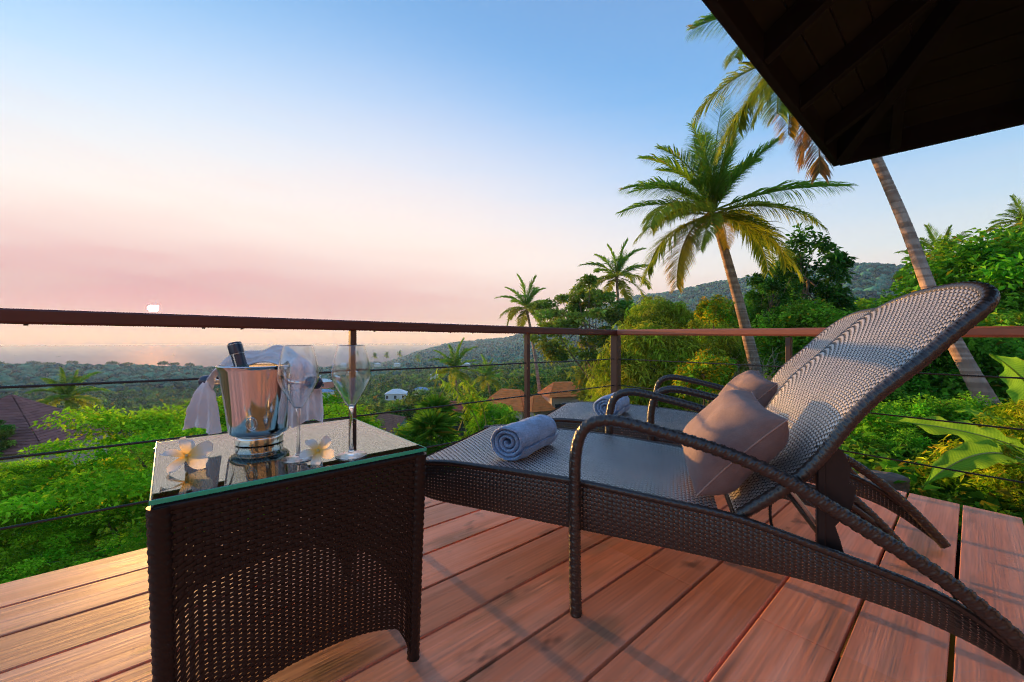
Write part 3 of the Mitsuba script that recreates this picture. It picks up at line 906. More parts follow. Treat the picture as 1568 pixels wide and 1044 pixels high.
place_tree('broad', at(1540, 462, 11.5), 0.92, 0, 'big leafy tree with scattered yellow leaves at the right edge', name='big_leaved_tree')
place_tree('broad', at(1450, 515, 11.0), 0.5, 120, 'dense green tree just above the backrest of the near lounger', name='big_leaved_tree')
place_tree('broad', at(1330, 505, 20), 0.7, 60, 'bright green treetops below the far blue hill', name='big_leaved_tree')
place_tree('broad', at(1230, 520, 13), 0.55, 200, 'leafy green tree behind the thin post of the right railing', name='big_leaved_tree')
place_tree('broad', at(1560, 560, 8.5), 0.5, 260, 'dark leafy growth at the right edge below the handrail', name='big_leaved_tree')
place_tree('dark', at(1440, 570, 8.0), 0.8, 0, 'dark green shrub under the right handrail beside the leaning trunk', 'shrub', 'dark_shrub')
place_tree('dark', at(1345, 560, 8.5), 0.7, 100, 'dark green shrub behind the near backrest, under the right handrail', 'shrub', 'dark_shrub')
place_tree('dark', at(1300, 600, 7.0), 0.5, 220, 'dark green shrub hidden mostly by the backrests of both loungers', 'shrub', 'dark_shrub')
place_tree('flower', at(1078, 572, 8.8), 0.55, 0, 'shrub dotted with yellow flowers behind the second lounger', 'shrub', 'flowering_shrub')
place_tree('flower', at(1092, 474, 10.3), 0.42, 70, 'shrub with yellow blossom beside the trunk of the big palm, above the handrail', 'shrub', 'flowering_shrub')
place_tree('bush', at(752, 640, 11), 0.62, 0, 'round bright green bush behind the foot of the near lounger', 'bush', 'round_bush')
place_tree('bush', at(1420, 650, 5.2), 0.42, 40, 'low green bush between the leaning trunk and the near backrest', 'bush', 'round_bush')
place_tree('bush', at(1370, 690, 4.4), 0.28, 140, 'small leafy bush at the deck edge behind the black lounger bracket', 'bush', 'round_bush')
place_tree('bush', at(1500, 650, 5.0), 0.40, 240, 'leafy bush at the foot of the leaning palm trunk', 'bush', 'round_bush')
place_tree('bush', at(1330, 650, 5.0), 0.40, 300, 'leafy bush seen in the gap beside the near backrest', 'bush', 'round_bush')
place_tree('lemon', at(1500, 735, 3.0), 0.50, 0, 'yellow-green narrow-leaved shrub at the deck edge on the right', 'shrub', 'yellow_green_shrub')
place_tree('lemon', at(1560, 650, 3.2), 0.34, 100, 'yellow-green shrub top between two banana leaves at the right edge', 'shrub', 'yellow_green_shrub')
place_tree('lemon', at(1560, 750, 2.7), 0.32, 200, 'yellow-green shrub hanging over the right end of the deck', 'shrub', 'yellow_green_shrub')

place_tree('rain', at(-38, 672, 21), 0.36, 40, 'dark leafy tree at the left edge beside the brown shingled roof', name='leafy_tree')

# undergrowth below the left deck edge and in the right-hand garden: leafy cover that nobody could count
for s in range(3):
    g = np.random.default_rng(500 + s)
    c = g.normal(size=(26, 3)) * [0.42, 0.42, 0.10]
    v, f, col = crown(g, c, 0.17 * np.ones(26), 26, 0.10, 0.06, (0.061, 0.175, 0.016), (0.228, 0.438, 0.039), 0.05, upness=0.7, flat=0.6)
    scene[f'group_cover_{s}'] = {'type': 'shapegroup', 'leaf': ply((v, f), 'mat_leaf', color=col)}
g = np.random.default_rng(88)
n = 0
for a0, a1, r0, r1, m, s0 in ((-68, 5, 5.0, 16, 420, 1.0), (34, 66, 3.3, 11, 300, 0.8), (5, 34, 6.5, 16, 160, 1.0), (-60, 20, 14, 34, 420, 2.2)):
    x, y = spread(g, r0, r1, a0, a1, m)
    z = land(x, y)
    for i in range(m):
        q = np.array([x[i], y[i], 0])
        if q @ V < 2.5 and q @ U < 3.75:
            continue
        n += 1
        s = s0 * (0.7 + 0.6 * g.random())
        scene[f'ground_cover__{n:04d}'] = inst(f'group_cover_{int(g.integers(0, 3))}', T().translate([float(x[i]), float(y[i]), float(z[i] + 0.08 * s)]).rotate([0, 0, 1], float(g.random() * 360)).scale([float(s)] * 3))
labels['ground_cover'] = {'label': 'leafy undergrowth covering the ground around the deck', 'category': 'undergrowth', 'kind': 'stuff'}


ORD = {9: 'one', 8: 'two', 0: 'three', 1: 'four', 2: 'five', 3: 'six', 4: 'seven', 5: 'eight', 6: 'nine', 7: 'ten'}
# umbrella-shaped trees and others that stand up on the far skyline at the left
for i, (px, py, Y, s) in enumerate([(52, 553, 560, 5.0), (75, 554, 570, 4.2), (112, 552, 560, 4.0), (172, 553, 560, 4.6), (196, 554, 540, 4.0), (252, 552, 560, 4.4), (268, 554, 560, 3.6), (290, 555, 545, 3.4), (8, 556, 540, 4.2), (-8, 553, 550, 4.6)]):
    p = at(px, py, Y)
    g = np.random.default_rng(700 + i)
    k = thing('skyline_tree', f'dark umbrella-shaped tree on the forest skyline against the sea, number {ORD[i]} from the left', 'tree', 'trees on the far skyline')
    c = shell(g, 26, (s * 1.5, s * 1.5, s * 0.45), -0.3, 0.4)
    v, f, col = crown(g, c, 0.42 * s * np.ones(26), 16, s * 0.4, s * 0.25, (0.052, 0.088, 0.023), (0.105, 0.149, 0.036), 0)
    put('crown', ply((v + p, f), 'mat_leaf', color=col), k)
    foot = np.array([p[0], p[1], land1(p[0], p[1]) - 1])
    put('trunk', limbs(g, foot, p, 0.5, p + c[:6]).ply('mat_bark', 50), k)

# fan palms: a clump of stiff radiating leaves in front of the valley
def fan_leaf(g, size, n=22):
    """A fan of n pointed segments on a stalk, along +x, length 'size'."""
    mb = MB()
    mb.add(*tube(np.array([[0, 0, 0], [size * 0.25, 0, 0.06 * size], [size * 0.45, 0, 0.05 * size]]), 0.008, 4), c=(0.12, 0.18, 0.03))
    a = np.linspace(-1.9, 1.9, n) + g.normal(size=n) * 0.04
    o = np.repeat([[size * 0.45, 0, 0.05 * size]], n, 0)
    d = np.stack([np.cos(a), np.sin(a), -0.25 + 0.1 * np.cos(a)], -1)
    v, f, c = leaves(o, d, np.array([[0, 0, 1.0]]) + g.normal(size=(n, 3)) * 0.12, size * (0.55 + 0.08 * g.random(n)), size * 0.075, leaf_colors(g, n, (0.070, 0.210, 0.016), (0.175, 0.420, 0.039), 0.03), 0.3)
    mb.add(v, f, c)
    return mb


g = np.random.default_rng(61)
for q in range(3):
    scene[f'group_fan_{q}'] = {'type': 'shapegroup', 'leaf': fan_leaf(g, 1.0, 24).ply('mat_leaf', False, True)}
for (px, py, Y, s, n, lab) in ((660, 678, 7.5, 0.62, 26, 'fan palm with stiff radiating leaves behind the right corner of the table'), (668, 640, 9.5, 0.62, 22, 'fan palm rising behind the fan palm at the table corner'), (630, 690, 8.2, 0.5, 18, 'fan palm lowest and nearest the teal gable')):
    k = thing('fan_palm', lab, 'palm tree')
    p = at(px, py, Y)
    foot = np.array([p[0], p[1], land1(p[0], p[1]) - 0.2])
    put('trunk', MB().add(*tube(spline([foot, (foot + p) / 2 + [0.1, 0, 0], p], 14), 0.07, 8)).ply('mat_palm_bark', 60), k)
    for i in range(n):
        el = 80 - 110 * (i / n)
        put('leaf', inst(f'group_fan_{i % 3}', T().translate((p + [0, 0, 0.12 * (1 - i / n)]).tolist()).rotate([0, 0, 1], i * 137.5).rotate([0, 1, 0], -el).scale(float(s * (0.8 + 0.4 * g.random())))), k)

# leafy bamboo stalk with yellow-green sprays behind the table
k = thing('bamboo_stalk', 'thin bamboo with sparse yellow-green sprays in front of the valley palms', 'bamboo')
tips, P_, D_ = [], [], []
for i, (x0, y0, x1, y1, x2, y2) in enumerate([(735, 655, 705, 600, 668, 572), (745, 655, 735, 610, 712, 580), (700, 660, 712, 630, 722, 600), (770, 680, 800, 660, 820, 640), (750, 690, 770, 640, 790, 625)]):
    path = spline([at(x0, y0, 10), at(x1, y1, 10), at(x2, y2, 9.8)], 16)
    put('stem', MB().add(*tube(path, np.linspace(0.018, 0.005, 16), 5)).ply(mat(f'mat_bamboo_{i}', (0.22, 0.24, 0.05), 0.5), 60), k)
    for t in range(5, 16):
        for _ in range(7):
            P_.append(path[t])
            D_.append(unit(g.normal(size=3) + [0, 0, -0.5]))
P_, D_ = np.array(P_), np.array(D_)
v, f, c = leaves(P_, D_, g.normal(size=P_.shape) * 0.4 + [0, 0, 1], 0.26, 0.035, leaf_colors(g, len(P_), (0.245, 0.420, 0.019), (0.525, 0.735, 0.052), 0.05))
put('foliage', ply((v, f), 'mat_leaf', color=c), k)

# the leafless shrub under the big palm
k = thing('bare_shrub', 'leafless pale-branched shrub at the foot of the big sunlit palm', 'shrub')
g = np.random.default_rng(5)
base = at(1133, 585, 9.0)
foot = np.array([base[0], base[1], land1(base[0], base[1])])
mb = MB()


def twig(p, d, L, r, depth):
    q = p + d * L
    m = (p + q) / 2 + g.normal(size=3) * L * 0.08
    mb.add(*tube(spline([p, m, q], 5), np.linspace(r, r * 0.6, 5), 5))
    if depth:
        for _ in range(3):
            twig(q if _ else m, unit(d + g.normal(size=3) * 0.5 + [0, 0, 0.1]), L * (0.6 + 0.25 * g.random()), r * 0.6, depth - 1)


for i in range(4):
    twig(foot, unit(np.array([0.5 * math.cos(i * 1.6), 0.5 * math.sin(i * 1.6), 1.3])), 0.75, 0.022, 4)
put('branches', mb.ply(mat('mat_bare_twig', (0.34, 0.27, 0.20), 0.8, 0.2), 60), k)


# banana plant reaching in from the right
def banana_leaf(base, mid, tip, width, up, seed, notch=0.05):
    g = np.random.default_rng(seed)
    m, n = 54, 13
    p = spline([base, mid, tip], m)
    t = unit(np.gradient(p, axis=0))
    s = unit(np.cross(t, np.asarray(up, float)))
    u = np.cross(s, t)
    a = np.linspace(0, 1, m)
    w = width * np.sin(np.pi * np.clip(a * 0.93 + 0.05, 0, 1)) ** 0.55 * (1 - 0.15 * a)
    w = w * np.clip((1 - a) * 7, 0.04, 1)
    cut = 1 - notch * (meshkit.noise(np.stack([a * 18, a * 0, a * 0 + seed], -1), seed) > 0.62) * g.random(m)
    b = np.linspace(-1, 1, n)
    B, A = np.meshgrid(b, a)
    wave = 0.035 * np.sin(A * 40 + 3 * np.sign(B)) * np.abs(B) ** 2 * width / 0.2
    P = p[:, None] + s[:, None] * (B * (w * np.where(np.abs(1) > 0, 1, 1))[:, None])[..., None] * np.where(np.abs(B) > 0.5, cut[:, None], 1)[..., None] + u[:, None] * (0.32 * width * np.abs(B) ** 1.2 + wave - 0.25 * width * B ** 4)[..., None]
    return P, p, np.stack([A, B], -1).reshape(-1, 2)


def banana_color(p, n, uv_):
    vein = dr.sin(uv_.x * 330 + 14 * dr.abs(uv_.y) + 2 * noise(uv_.x * 9, uv_.y * 3))
    c = mix((0.15, 0.48, 0.04), (0.34, 0.70, 0.08), 0.6 * noise(p.x * 7, p.y * 7, p.z * 12) + 0.2 + 0.2 * vein)
    return mix(c, (0.30, 0.22, 0.06), 0.8 * smoothstep(0.90, 1.0, dr.abs(uv_.y)) * smoothstep(0.45, 0.7, noise(uv_.x * 14, uv_.y)))


scene['mat_banana'] = {'type': 'principledthin', 'base_color': proc(banana_color), 'roughness': 0.4, 'diff_trans': 1.0, 'eta': 1.4, 'spec_trans': 0.0}
k = thing('banana_plant', 'banana plant with broad pale green leaves reaching in at the right edge', 'banana plant')
mat('mat_midrib', (0.30, 0.40, 0.08), 0.5)
stem = on(1660, 800, -0.3)
put('stem', MB().add(*tube(spline([stem + [0.5, 0.8, -0.2], stem + [0.45, 0.75, 0.3], at(1640, 700, 3.2)], 12), np.linspace(0.09, 0.06, 12), 10)).ply('mat_midrib', 60), k)
for i, (b0, b1, b2, w, up) in enumerate([
        (at(1625, 720, 3.1), at(1520, 668, 3.0), at(1356, 640, 3.1), 0.13, (0.1, -0.62, 0.8)),
        (at(1625, 740, 3.2), at(1590, 610, 3.2), at(1516, 538, 3.1), 0.15, (-0.72, -0.62, 0.3)),
        (at(1610, 735, 2.9), at(1510, 690, 2.8), at(1412, 742, 2.75), 0.11, (0.0, -0.6, 0.8)),
        (at(1640, 715, 3.4), at(1560, 650, 3.6), at(1462, 625, 3.9), 0.12, (0.0, -0.4, 0.9)),
        (at(1660, 740, 3.0), at(1650, 600, 3.0), at(1610, 500, 3.0), 0.15, (-0.7, -0.6, 0.1)),
        (at(1600, 760, 2.9), at(1500, 735, 3.0), at(1450, 760, 3.0), 0.08, (0.0, -0.6, 0.8))]):
    P, rib, st = banana_leaf(b0, b1, b2, w, up, 40 + i)
    lf = put('leaf', ply(grid(P), 'mat_banana', smooth=True, uv=st), k)
    put('midrib', MB().add(*tube(rib, np.linspace(0.011, 0.003, len(rib)), 6)).ply('mat_midrib', 60), lf)


# ---------------------------------------------------------------- houses in the valley
def tile_color(base):
    def fn(p, n, uv_):
        k = noise(p.x * 3.1, p.y * 3.1, p.z * 6)
        return mix(tuple(0.8 * c for c in base), tuple(1.2 * c for c in base), k)
    return proc(fn)


mat('mat_shingle', tile_color((0.30, 0.13, 0.115)), 0.85, 0.2)
mat('mat_brown_roof', tile_color((0.25, 0.12, 0.085)), 0.8, 0.2)
mat('mat_orange_roof', tile_color((0.88, 0.27, 0.07)), 0.7, 0.3)
mat('mat_red_roof', tile_color((0.45, 0.12, 0.085)), 0.75, 0.2)
mat('mat_white_roof', (0.75, 0.78, 0.80), 0.6)
mat('mat_white_wall', (0.72, 0.72, 0.70), 0.8)
mat('mat_teal_wall', (0.16, 0.40, 0.40), 0.8)
mat('mat_cream_wall', (0.55, 0.47, 0.36), 0.8)
mat('mat_coral_wall', (0.6, 0.22, 0.16), 0.8)
mat('mat_blue_roof', (0.18, 0.36, 0.55), 0.6)
mat('mat_dark_glass', (0.03, 0.04, 0.05), 0.15, 0.6)


def house(label, eave_c, wx, wy, rise, rot, roof_mat, wall_mat, ridge=0.0, gable=False, wall_h=2.6, n=8, windows=True, over=0.35, cat='house', name='house'):
    """A house under a hip (or gable) roof: eave_c is the centre of the eaves' rectangle wx by wy, the ridge of length 'ridge' runs along x."""
    k = thing(name, label, cat)
    a = math.radians(rot)
    M = basis(eave_c, (math.cos(a), math.sin(a), 0), (-math.sin(a), math.cos(a), 0))
    pt = lambda x, y, z: np.array([x, y, z]) @ M[:3, :3].T + M[:3, 3]
    hx, hy, r = wx / 2, wy / 2, (wx if gable else ridge) / 2
    e = [pt(-hx, -hy, 0), pt(hx, -hy, 0), pt(hx, hy, 0), pt(-hx, hy, 0)]
    r0, r1 = pt(-r, 0, rise), pt(r, 0, rise)
    planes = [(e[0], e[1], r1, r0), (e[2], e[3], r0, r1)]
    if not gable:
        planes += [(e[1], e[2], r1, r1), (e[3], e[0], r0, r0)]
    for q in planes:
        put('roof', roof_courses(*q, n=n).ply(roof_mat), k)
    b = MB().add(*moved(rbox(-hx + over, hx - over, -hy + over, hy - over, -wall_h, -0.03, 0.01), M))
    if gable:
        for s in (-1, 1):
            x0 = s * (hx - over)
            q = [pt(x0, -hy + over, -0.03), pt(x0, hy - over, -0.03), pt(x0, 0, rise * 0.92), pt(x0 - s * 0.1, -hy + over, -0.03), pt(x0 - s * 0.1, hy - over, -0.03), pt(x0 - s * 0.1, 0, rise * 0.92)]
            b.add(q, [[0, 1, 2], [5, 4, 3], [0, 2, 5], [0, 5, 3], [1, 4, 5], [1, 5, 2]])
    put('wall', b.ply(wall_mat), k)
    if windows:
        for x in np.linspace(-hx + over + 0.8, hx - over - 0.8, max(2, int(wx / 2.2))):
            put('window', MB().add(*moved(rbox(x - 0.45, x + 0.45, -hy + over - 0.03, -hy + over + 0.05, -1.9, -0.7, 0.01), M)).ply('mat_dark_glass'), k)
    return k


ap = at(17, 600, 24)
house('pavilion with a steep brown shingled roof behind the flat-topped tree at the left', ap - [0, 0, 2.9], 7.0, 7.0, 2.9, 20, 'mat_shingle', 'mat_cream_wall', n=22, cat='pavilion', name='pavilion')
house('small house with brown tiled gable roof and teal gable wall beyond the table corner', at(603, 652, 43), 4.4, 3.4, 1.5, -38, 'mat_brown_roof', 'mat_teal_wall', gable=True, n=10)
house('low brown lean-to roof in front of the teal gable', at(622, 668, 41), 4.2, 2.2, 0.6, -30, 'mat_brown_roof', 'mat_cream_wall', ridge=2.4, n=6, windows=False)
house('dark brown pyramid roof seen through the stem of the right wine glass', at(526, 640, 50), 3.6, 3.6, 2.6, 10, 'mat_shingle', 'mat_cream_wall', n=12, cat='pavilion', name='pavilion')
house('house with a large orange tiled roof left of the corner post', at(782, 618, 39), 5.2, 4.2, 1.7, -30, 'mat_orange_roof', 'mat_cream_wall', ridge=2.0, n=10)
house('lower orange tiled wing beside the railing post', at(822, 622, 37), 2.6, 3.0, 1.3, 25, 'mat_orange_roof', 'mat_cream_wall', ridge=0.6, n=8)
house('house with an orange tiled roof behind the foot of the second lounger', at(862, 600, 40), 4.2, 3.6, 1.3, 15, 'mat_orange_roof', 'mat_cream_wall', ridge=1.8, n=8)
house('small red tiled roof behind the fan palms', at(696, 622, 30), 1.9, 1.8, 0.6, 10, 'mat_red_roof', 'mat_cream_wall', ridge=0.6, n=6, wall_h=1.6)
house('white house with a white hip roof in the middle of the valley', at(607, 597.5, 165), 8.6, 7.5, 1.7, 8, 'mat_white_roof', 'mat_white_wall', ridge=2.6, n=5)
house('pale blue and coral house seen between the two wine glasses', at(497, 580, 170), 6.0, 6.0, 1.2, -20, 'mat_white_roof', 'mat_coral_wall', ridge=2.0, n=4)
house('low house with a pale blue roof below the pale blue and coral house', at(499, 595, 160), 5.5, 4.5, 0.9, -15, 'mat_blue_roof', 'mat_white_wall', ridge=3, n=4)
for i, (px, py, Y, w, rm, lab) in enumerate([
        (646, 592, 150, 5.5, 'mat_blue_roof', 'small house with a pale blue roof right of the white house in the valley'),
        (665, 570, 230, 5.0, 'mat_white_roof', 'tiny white house under the valley palm, first to its left'),
        (520, 557, 330, 8, 'mat_white_roof', 'tiny white house seen through the rim of the right glass'),
        (541, 568, 300, 9, 'mat_white_roof', 'long white roof seen through the bowl of the right glass'),
        (608, 553, 380, 6, 'mat_white_roof', 'tiny white house on the wooded slope above the white valley house'),
        (578, 553, 390, 6, 'mat_white_roof', 'tiny white house on the wooded slope left of the headland'),
        (742, 533, 900, 13, 'mat_white_roof', 'white villa high on the blue headland'),
        (751, 531, 920, 12, 'mat_white_roof', 'second white villa high on the blue headland, the right one'),
        (728, 519, 1250, 15, 'mat_white_roof', 'white villa on the ridge of the headland'),
        (714, 553, 320, 6, 'mat_white_roof', 'tiny white house right of the valley palm below the handrail'),
        (480, 572, 260, 8, 'mat_white_roof', 'white house just left of the pale blue and coral house'),
        (920, 582, 46, 2.6, 'mat_blue_roof', 'pale roofed house glimpsed under the large airy tree')]):
    house(lab, at(px, py, Y), w, w * 0.7, w * 0.16, 17 * i % 50 - 25, rm, 'mat_white_wall', ridge=w * 0.4, n=3, windows=w > 7)

# fishing boats on the sea
mat('mat_boat', (0.10, 0.09, 0.10), 0.6)
for px, py, L, lab in ((90, 542.5, 19, 'fishing boat on the sea, the middle one of three at the left'), (23, 540, 13, 'small boat on the sea at the far left'), (266, 540, 13, 'small boat on the sea straight below the sun'), (503, 533, 14, 'small boat on the sea above the left wine glass')):
    p = on(px, py, -70)
    k = thing('boat', lab, 'boat')
    sec = []
    for t in np.linspace(-1, 1, 9):
        w, z = L * 0.09 * (1 - t ** 4) + 0.02, 0.9 + 1.1 * t * t
        sec.append([[t * L / 2, -w, z], [t * L / 2 * 0.94, -w * 0.5, -0.3], [t * L / 2 * 0.94, w * 0.5, -0.3], [t * L / 2, w, z]])
    v, f = grid(np.array(sec))
    mb = MB().add(v + p, f).add(np.array([s[i] for s in sec for i in (0, 3)]) * [1, 1, 0.8] + p, [[2 * i, 2 * i + 1, 2 * i + 3, 2 * i + 2] for i in range(8)])
    put('hull', mb.ply('mat_boat'), k)
    put('cabin', MB().add(*[q for q in moved(rbox(-L * 0.2, L * 0.08, -L * 0.05, L * 0.05, 0.7, 2.9, 0.1), basis(p, (1, 0, 0), (0, 1, 0)))]).ply('mat_boat'), k)


# ---------------------------------------------------------------- synthetic wicker
def wicker_color(base):
    def fn(p, n, uv_):
        k = fbm(p.x * 14, p.y * 14, p.z * 14, 2)
        return mix(tuple(0.8 * c for c in base), tuple(1.2 * c for c in base), k)
    return proc(fn)


mat('mat_wicker_sheen', wicker_color((0.50, 0.475, 0.455)), 0.36, 0.8, metallic=0.55, clearcoat=0.9, clearcoat_gloss=0.8)        # flat glossy strands, sky sheen put into their pale colour
mat('mat_wicker_dark', wicker_color((0.022, 0.018, 0.017)), 0.30, 0.7, clearcoat=0.5, clearcoat_gloss=0.8)              # the same wicker without that sheen: narrow binding strands and wrapped tubes
mat('mat_wicker_table', wicker_color((0.016, 0.0105, 0.009)), 0.38, 0.35)
mat('mat_silver', (0.7, 0.7, 0.72), 0.25, 0.5, metallic=1.0)


def woven(S, na, nb, thick=0.0016, wa=0.93, wb=0.80, split=False):
    """Over-and-under strands on the surface S(a, b) -> (point, normal), a and b from 0 to 1: na strands across, nb strands along.
    split: the strands across and the strands along as two meshes."""
    mb = MB()

    def strands(n_s, n_x, across, w, phase):
        # n_s strands, each crossing n_x others
        m = 2 * n_x + 1
        c = (np.arange(n_s) + 0.5) / n_s
        t = np.linspace(0, 1, m)
        Cc, Tt = np.meshgrid(c, t, indexing='ij')
        sign = np.where((np.arange(n_s)[:, None] + phase) % 2 == 0, 1, -1)
        hgt = np.sin(np.pi * n_x * Tt) * sign
        rows = []
        for q, lift in ((-0.5, -0.45), (0.0, 0.25), (0.5, -0.45)):
            ww = w
            cc = Cc + q * ww / n_s
            a, b = (cc, Tt) if across else (Tt, cc)
            P, N = S(a, b)
            rows.append(P + N * ((hgt + lift) * thick)[..., None])
        P = np.stack(rows, 2)                                 # (n_s, m, 3, 3)
        i, j, k = np.meshgrid(np.arange(n_s), np.arange(m - 1), np.arange(2), indexing='ij')
        b0 = (i * m + j) * 3 + k
        f = np.stack([b0, b0 + 1, b0 + 4, b0 + 3], -1).reshape(-1, 4)
        if not across:
            f = f[:, ::-1]
        mb.add(P.reshape(-1, 3), f)

    strands(na, nb, True, wa, 0)
    if split:
        first, mb = mb, MB()
    strands(nb, na, False, wb, 1)
    return (first, mb) if split else mb


def wrapped(path, r, pitch=0.012, n=14, deep=0.07):
    """A tube bound with flat strands, over and under."""
    L = np.linalg.norm(np.diff(path, axis=0), axis=1).sum()
    m = max(8, int(L / pitch * 4))
    p = spline(path, m)
    rm = lambda i, j: 1 + deep * np.sin(np.pi * i / 4 * 2) * np.where((j * 6 // n + i // 4) % 2 == 0, 1, -1) - deep * 0.6 * ((i % 4) == 0)
    return tube(p, r, n, True, rm)


# ---------------------------------------------------------------- side table
TC = np.array([-0.624, 1.105, 0.0])
TM = basis(TC, U, V)                                        # local x along the boards, y towards the railing
TX, TY, TZ = 0.270, 0.278, 0.553
table = thing('side_table', 'square dark brown wicker side table with a green-edged glass top', 'side table')


def table_side(sx, sy, half, across_u):
    """A tapering wicker side with an arched lower edge."""
    def S(a, b):
        x = (b * 2 - 1) * half
        arch = 0.10 + 0.045 * (1 - np.clip(np.abs(b * 2 - 1) / 0.86, 0, 1) ** 2.4) - 0.102 * np.clip((np.abs(b * 2 - 1) - 0.80) / 0.2, 0, 1) ** 1.6
        z = arch + (TZ - arch) * (1 - a)
        inset = 0.012 * (1 - z / TZ)
        o = np.zeros(a.shape + (3,))
        if across_u:
            o[..., 0], o[..., 1] = x * (1 - inset / half), sy * (TY - inset)
            nrm = np.array([0, sy, 0.0])
        else:
            o[..., 1], o[..., 0] = x * (1 - inset / half), sx * (TX - inset)
            nrm = np.array([sx, 0, 0.0])
        o[..., 2] = z
        return o, np.broadcast_to(nrm, o.shape)
    return S


for sx, sy in ((0, -1), (0, 1), (-1, 0), (1, 0)):
    S = table_side(sx, sy, TX - 0.014 if sy else TY - 0.014, bool(sy))
    put('side_panel', woven(S, 46, 36, 0.0021, 0.86, 0.62).ply('mat_wicker_table', 70, M=TM), table)
for sx in (-1, 1):
    for sy in (-1, 1):
        path = np.array([[sx * (TX - 0.008), sy * (TY - 0.008), TZ - 0.002], [sx * (TX - 0.014), sy * (TY - 0.014), 0.3], [sx * (TX - 0.020), sy * (TY - 0.020), 0.0]])
        q = np.linspace(0, 1, 130)
        p = spline(path, 130)
        rm = lambda i, j: 1 + 0.06 * np.sin(i * np.pi / 2) * np.where((j // 4) % 2, 1, -1)
        put('corner_leg', MB().add(*moved(tube(p, np.stack([np.linspace(0.019, 0.016, 130)] * 2, 1), 16, True, rm), TM)).ply('mat_wicker_table', 60), table)


def top_S(a, b):
    o = np.stack([(a * 2 - 1) * (TX - 0.004), (b * 2 - 1) * (TY - 0.004), np.full(a.shape, TZ - 0.006)], -1)
    return o, np.broadcast_to([0, 0, 1.0], o.shape)


put('woven_top', woven(top_S, 42, 42, 0.0018, 0.95, 0.85).ply('mat_wicker_table', 70, M=TM), table)
mb = MB()
for s in (-1, 1):
    mb.add(*moved(wrapped(np.array([[-TX, s * (TY - 0.004), TZ - 0.006], [0, s * (TY - 0.004), TZ - 0.006], [TX, s * (TY - 0.004), TZ - 0.006]]), 0.009, 0.012, 10), TM))
    mb.add(*moved(wrapped(np.array([[s * (TX - 0.004), -TY, TZ - 0.006], [s * (TX - 0.004), 0, TZ - 0.006], [s * (TX - 0.004), TY, TZ - 0.006]]), 0.009, 0.012, 10), TM))
put('rim', mb.ply('mat_wicker_table', 60), table)
scene['mat_table_glass'] = {'type': 'principled', 'base_color': rgb(0.75, 0.93, 0.87), 'roughness': 0.02, 'spec_trans': 0.96, 'eta': 1.65}
scene['mat_table_glass'] = {'type': 'dielectric', 'int_ior': 2.2, 'specular_transmittance': rgb(0.42, 0.56, 0.51)}
scene['mat_glass_edge'] = {'type': 'principled', 'base_color': rgb(0.02, 0.50, 0.30), 'roughness': 0.12, 'specular': 0.6, 'clearcoat': 0.5}
GZ0, GZ1 = TZ + 0.0045, TZ + 0.0145
put('glass_top', MB().add(*moved(rbox(-TX - 0.003, TX + 0.003, -TY - 0.003, TY + 0.003, GZ0, GZ1, 0.001), TM)).ply('mat_table_glass'), table, 'clear glass top with a green polished edge')
mb = MB()                                                   # the polished green edge as thin strips
for s in (-1, 1):
    mb.add(*moved(rbox(-TX - 0.0062, TX + 0.0062, s * (TY + 0.0045) - 0.0013, s * (TY + 0.0045) + 0.0013, GZ0 + 0.0005, GZ1 - 0.0005, 0.0006), TM))
    mb.add(*moved(rbox(s * (TX + 0.0045) - 0.0013, s * (TX + 0.0045) + 0.0013, -TY - 0.003, TY + 0.003, GZ0 + 0.0005, GZ1 - 0.0005, 0.0006), TM))
put('glass_edge', mb.ply('mat_glass_edge'), table)
ZT = GZ1 + 0.0006

# ---------------------------------------------------------------- wine bucket, bottle, napkin
BC = np.array([-0.712, 1.125, ZT])
bucket = thing('ice_bucket', 'polished steel wine bucket with two knob handles standing on the glass table top', 'wine bucket')
scene['mat_chrome'] = {'type': 'roughconductor', 'material': 'Cr', 'alpha': 0.035, 'specular_reflectance': rgb(1.25, 1.25, 1.27)}
scene['mat_chrome'] = {'type': 'principled', 'base_color': rgb(0.80, 0.80, 0.81), 'metallic': 1.0, 'roughness': 0.07, 'specular': 0.5}
scene['mat_chrome'] = {'type': 'twosided', 'bsdf': scene['mat_chrome']}
prof = [(0.0, 0.002), (0.056, 0.0), (0.059, 0.002), (0.0595, 0.016), (0.058, 0.020), (0.056, 0.023), (0.058, 0.026), (0.068, 0.029), (0.073, 0.034), (0.0755, 0.045),
        (0.082, 0.100), (0.090, 0.160), (0.0965, 0.205), (0.0985, 0.2125), (0.1005, 0.2145), (0.1012, 0.2165), (0.1000, 0.2185), (0.0975, 0.218), (0.0955, 0.2145), (0.093, 0.2), (0.079, 0.1), (0.073, 0.05), (0.06, 0.04), (0.0, 0.038)]
v, f = lathe(prof, 96)
put('body', ply((v + BC, f), 'mat_chrome', smooth=35), bucket)
HD = unit(np.array([0.99, -0.12, 0]))
for s in (-1, 1):
    o = BC + HD * s * 0.090 + np.array([0, 0, 0.172])
    p = spline([o, o + HD * s * 0.030 + [0, 0, -0.004], o + HD * s * 0.058 + [0, 0, -0.002]], 8)
    put('handle', MB().add(*tube(p, [0.011, 0.009, 0.0075, 0.007, 0.007, 0.0075, 0.009, 0.011], 16)).ply('mat_chrome', 60), bucket)
    q = o + HD * s * np.linspace(0.055, 0.095, 9)[:, None] + np.array([0, 0, -0.002])
    put('knob', MB().add(*tube(q, [0.010, 0.0155, 0.0175, 0.0178, 0.0178, 0.0178, 0.0172, 0.0145, 0.008], 24)).ply(mat(f'mat_knob_{s + 1}', (0.02, 0.03, 0.075), 0.18, 0.6), 50), bucket)
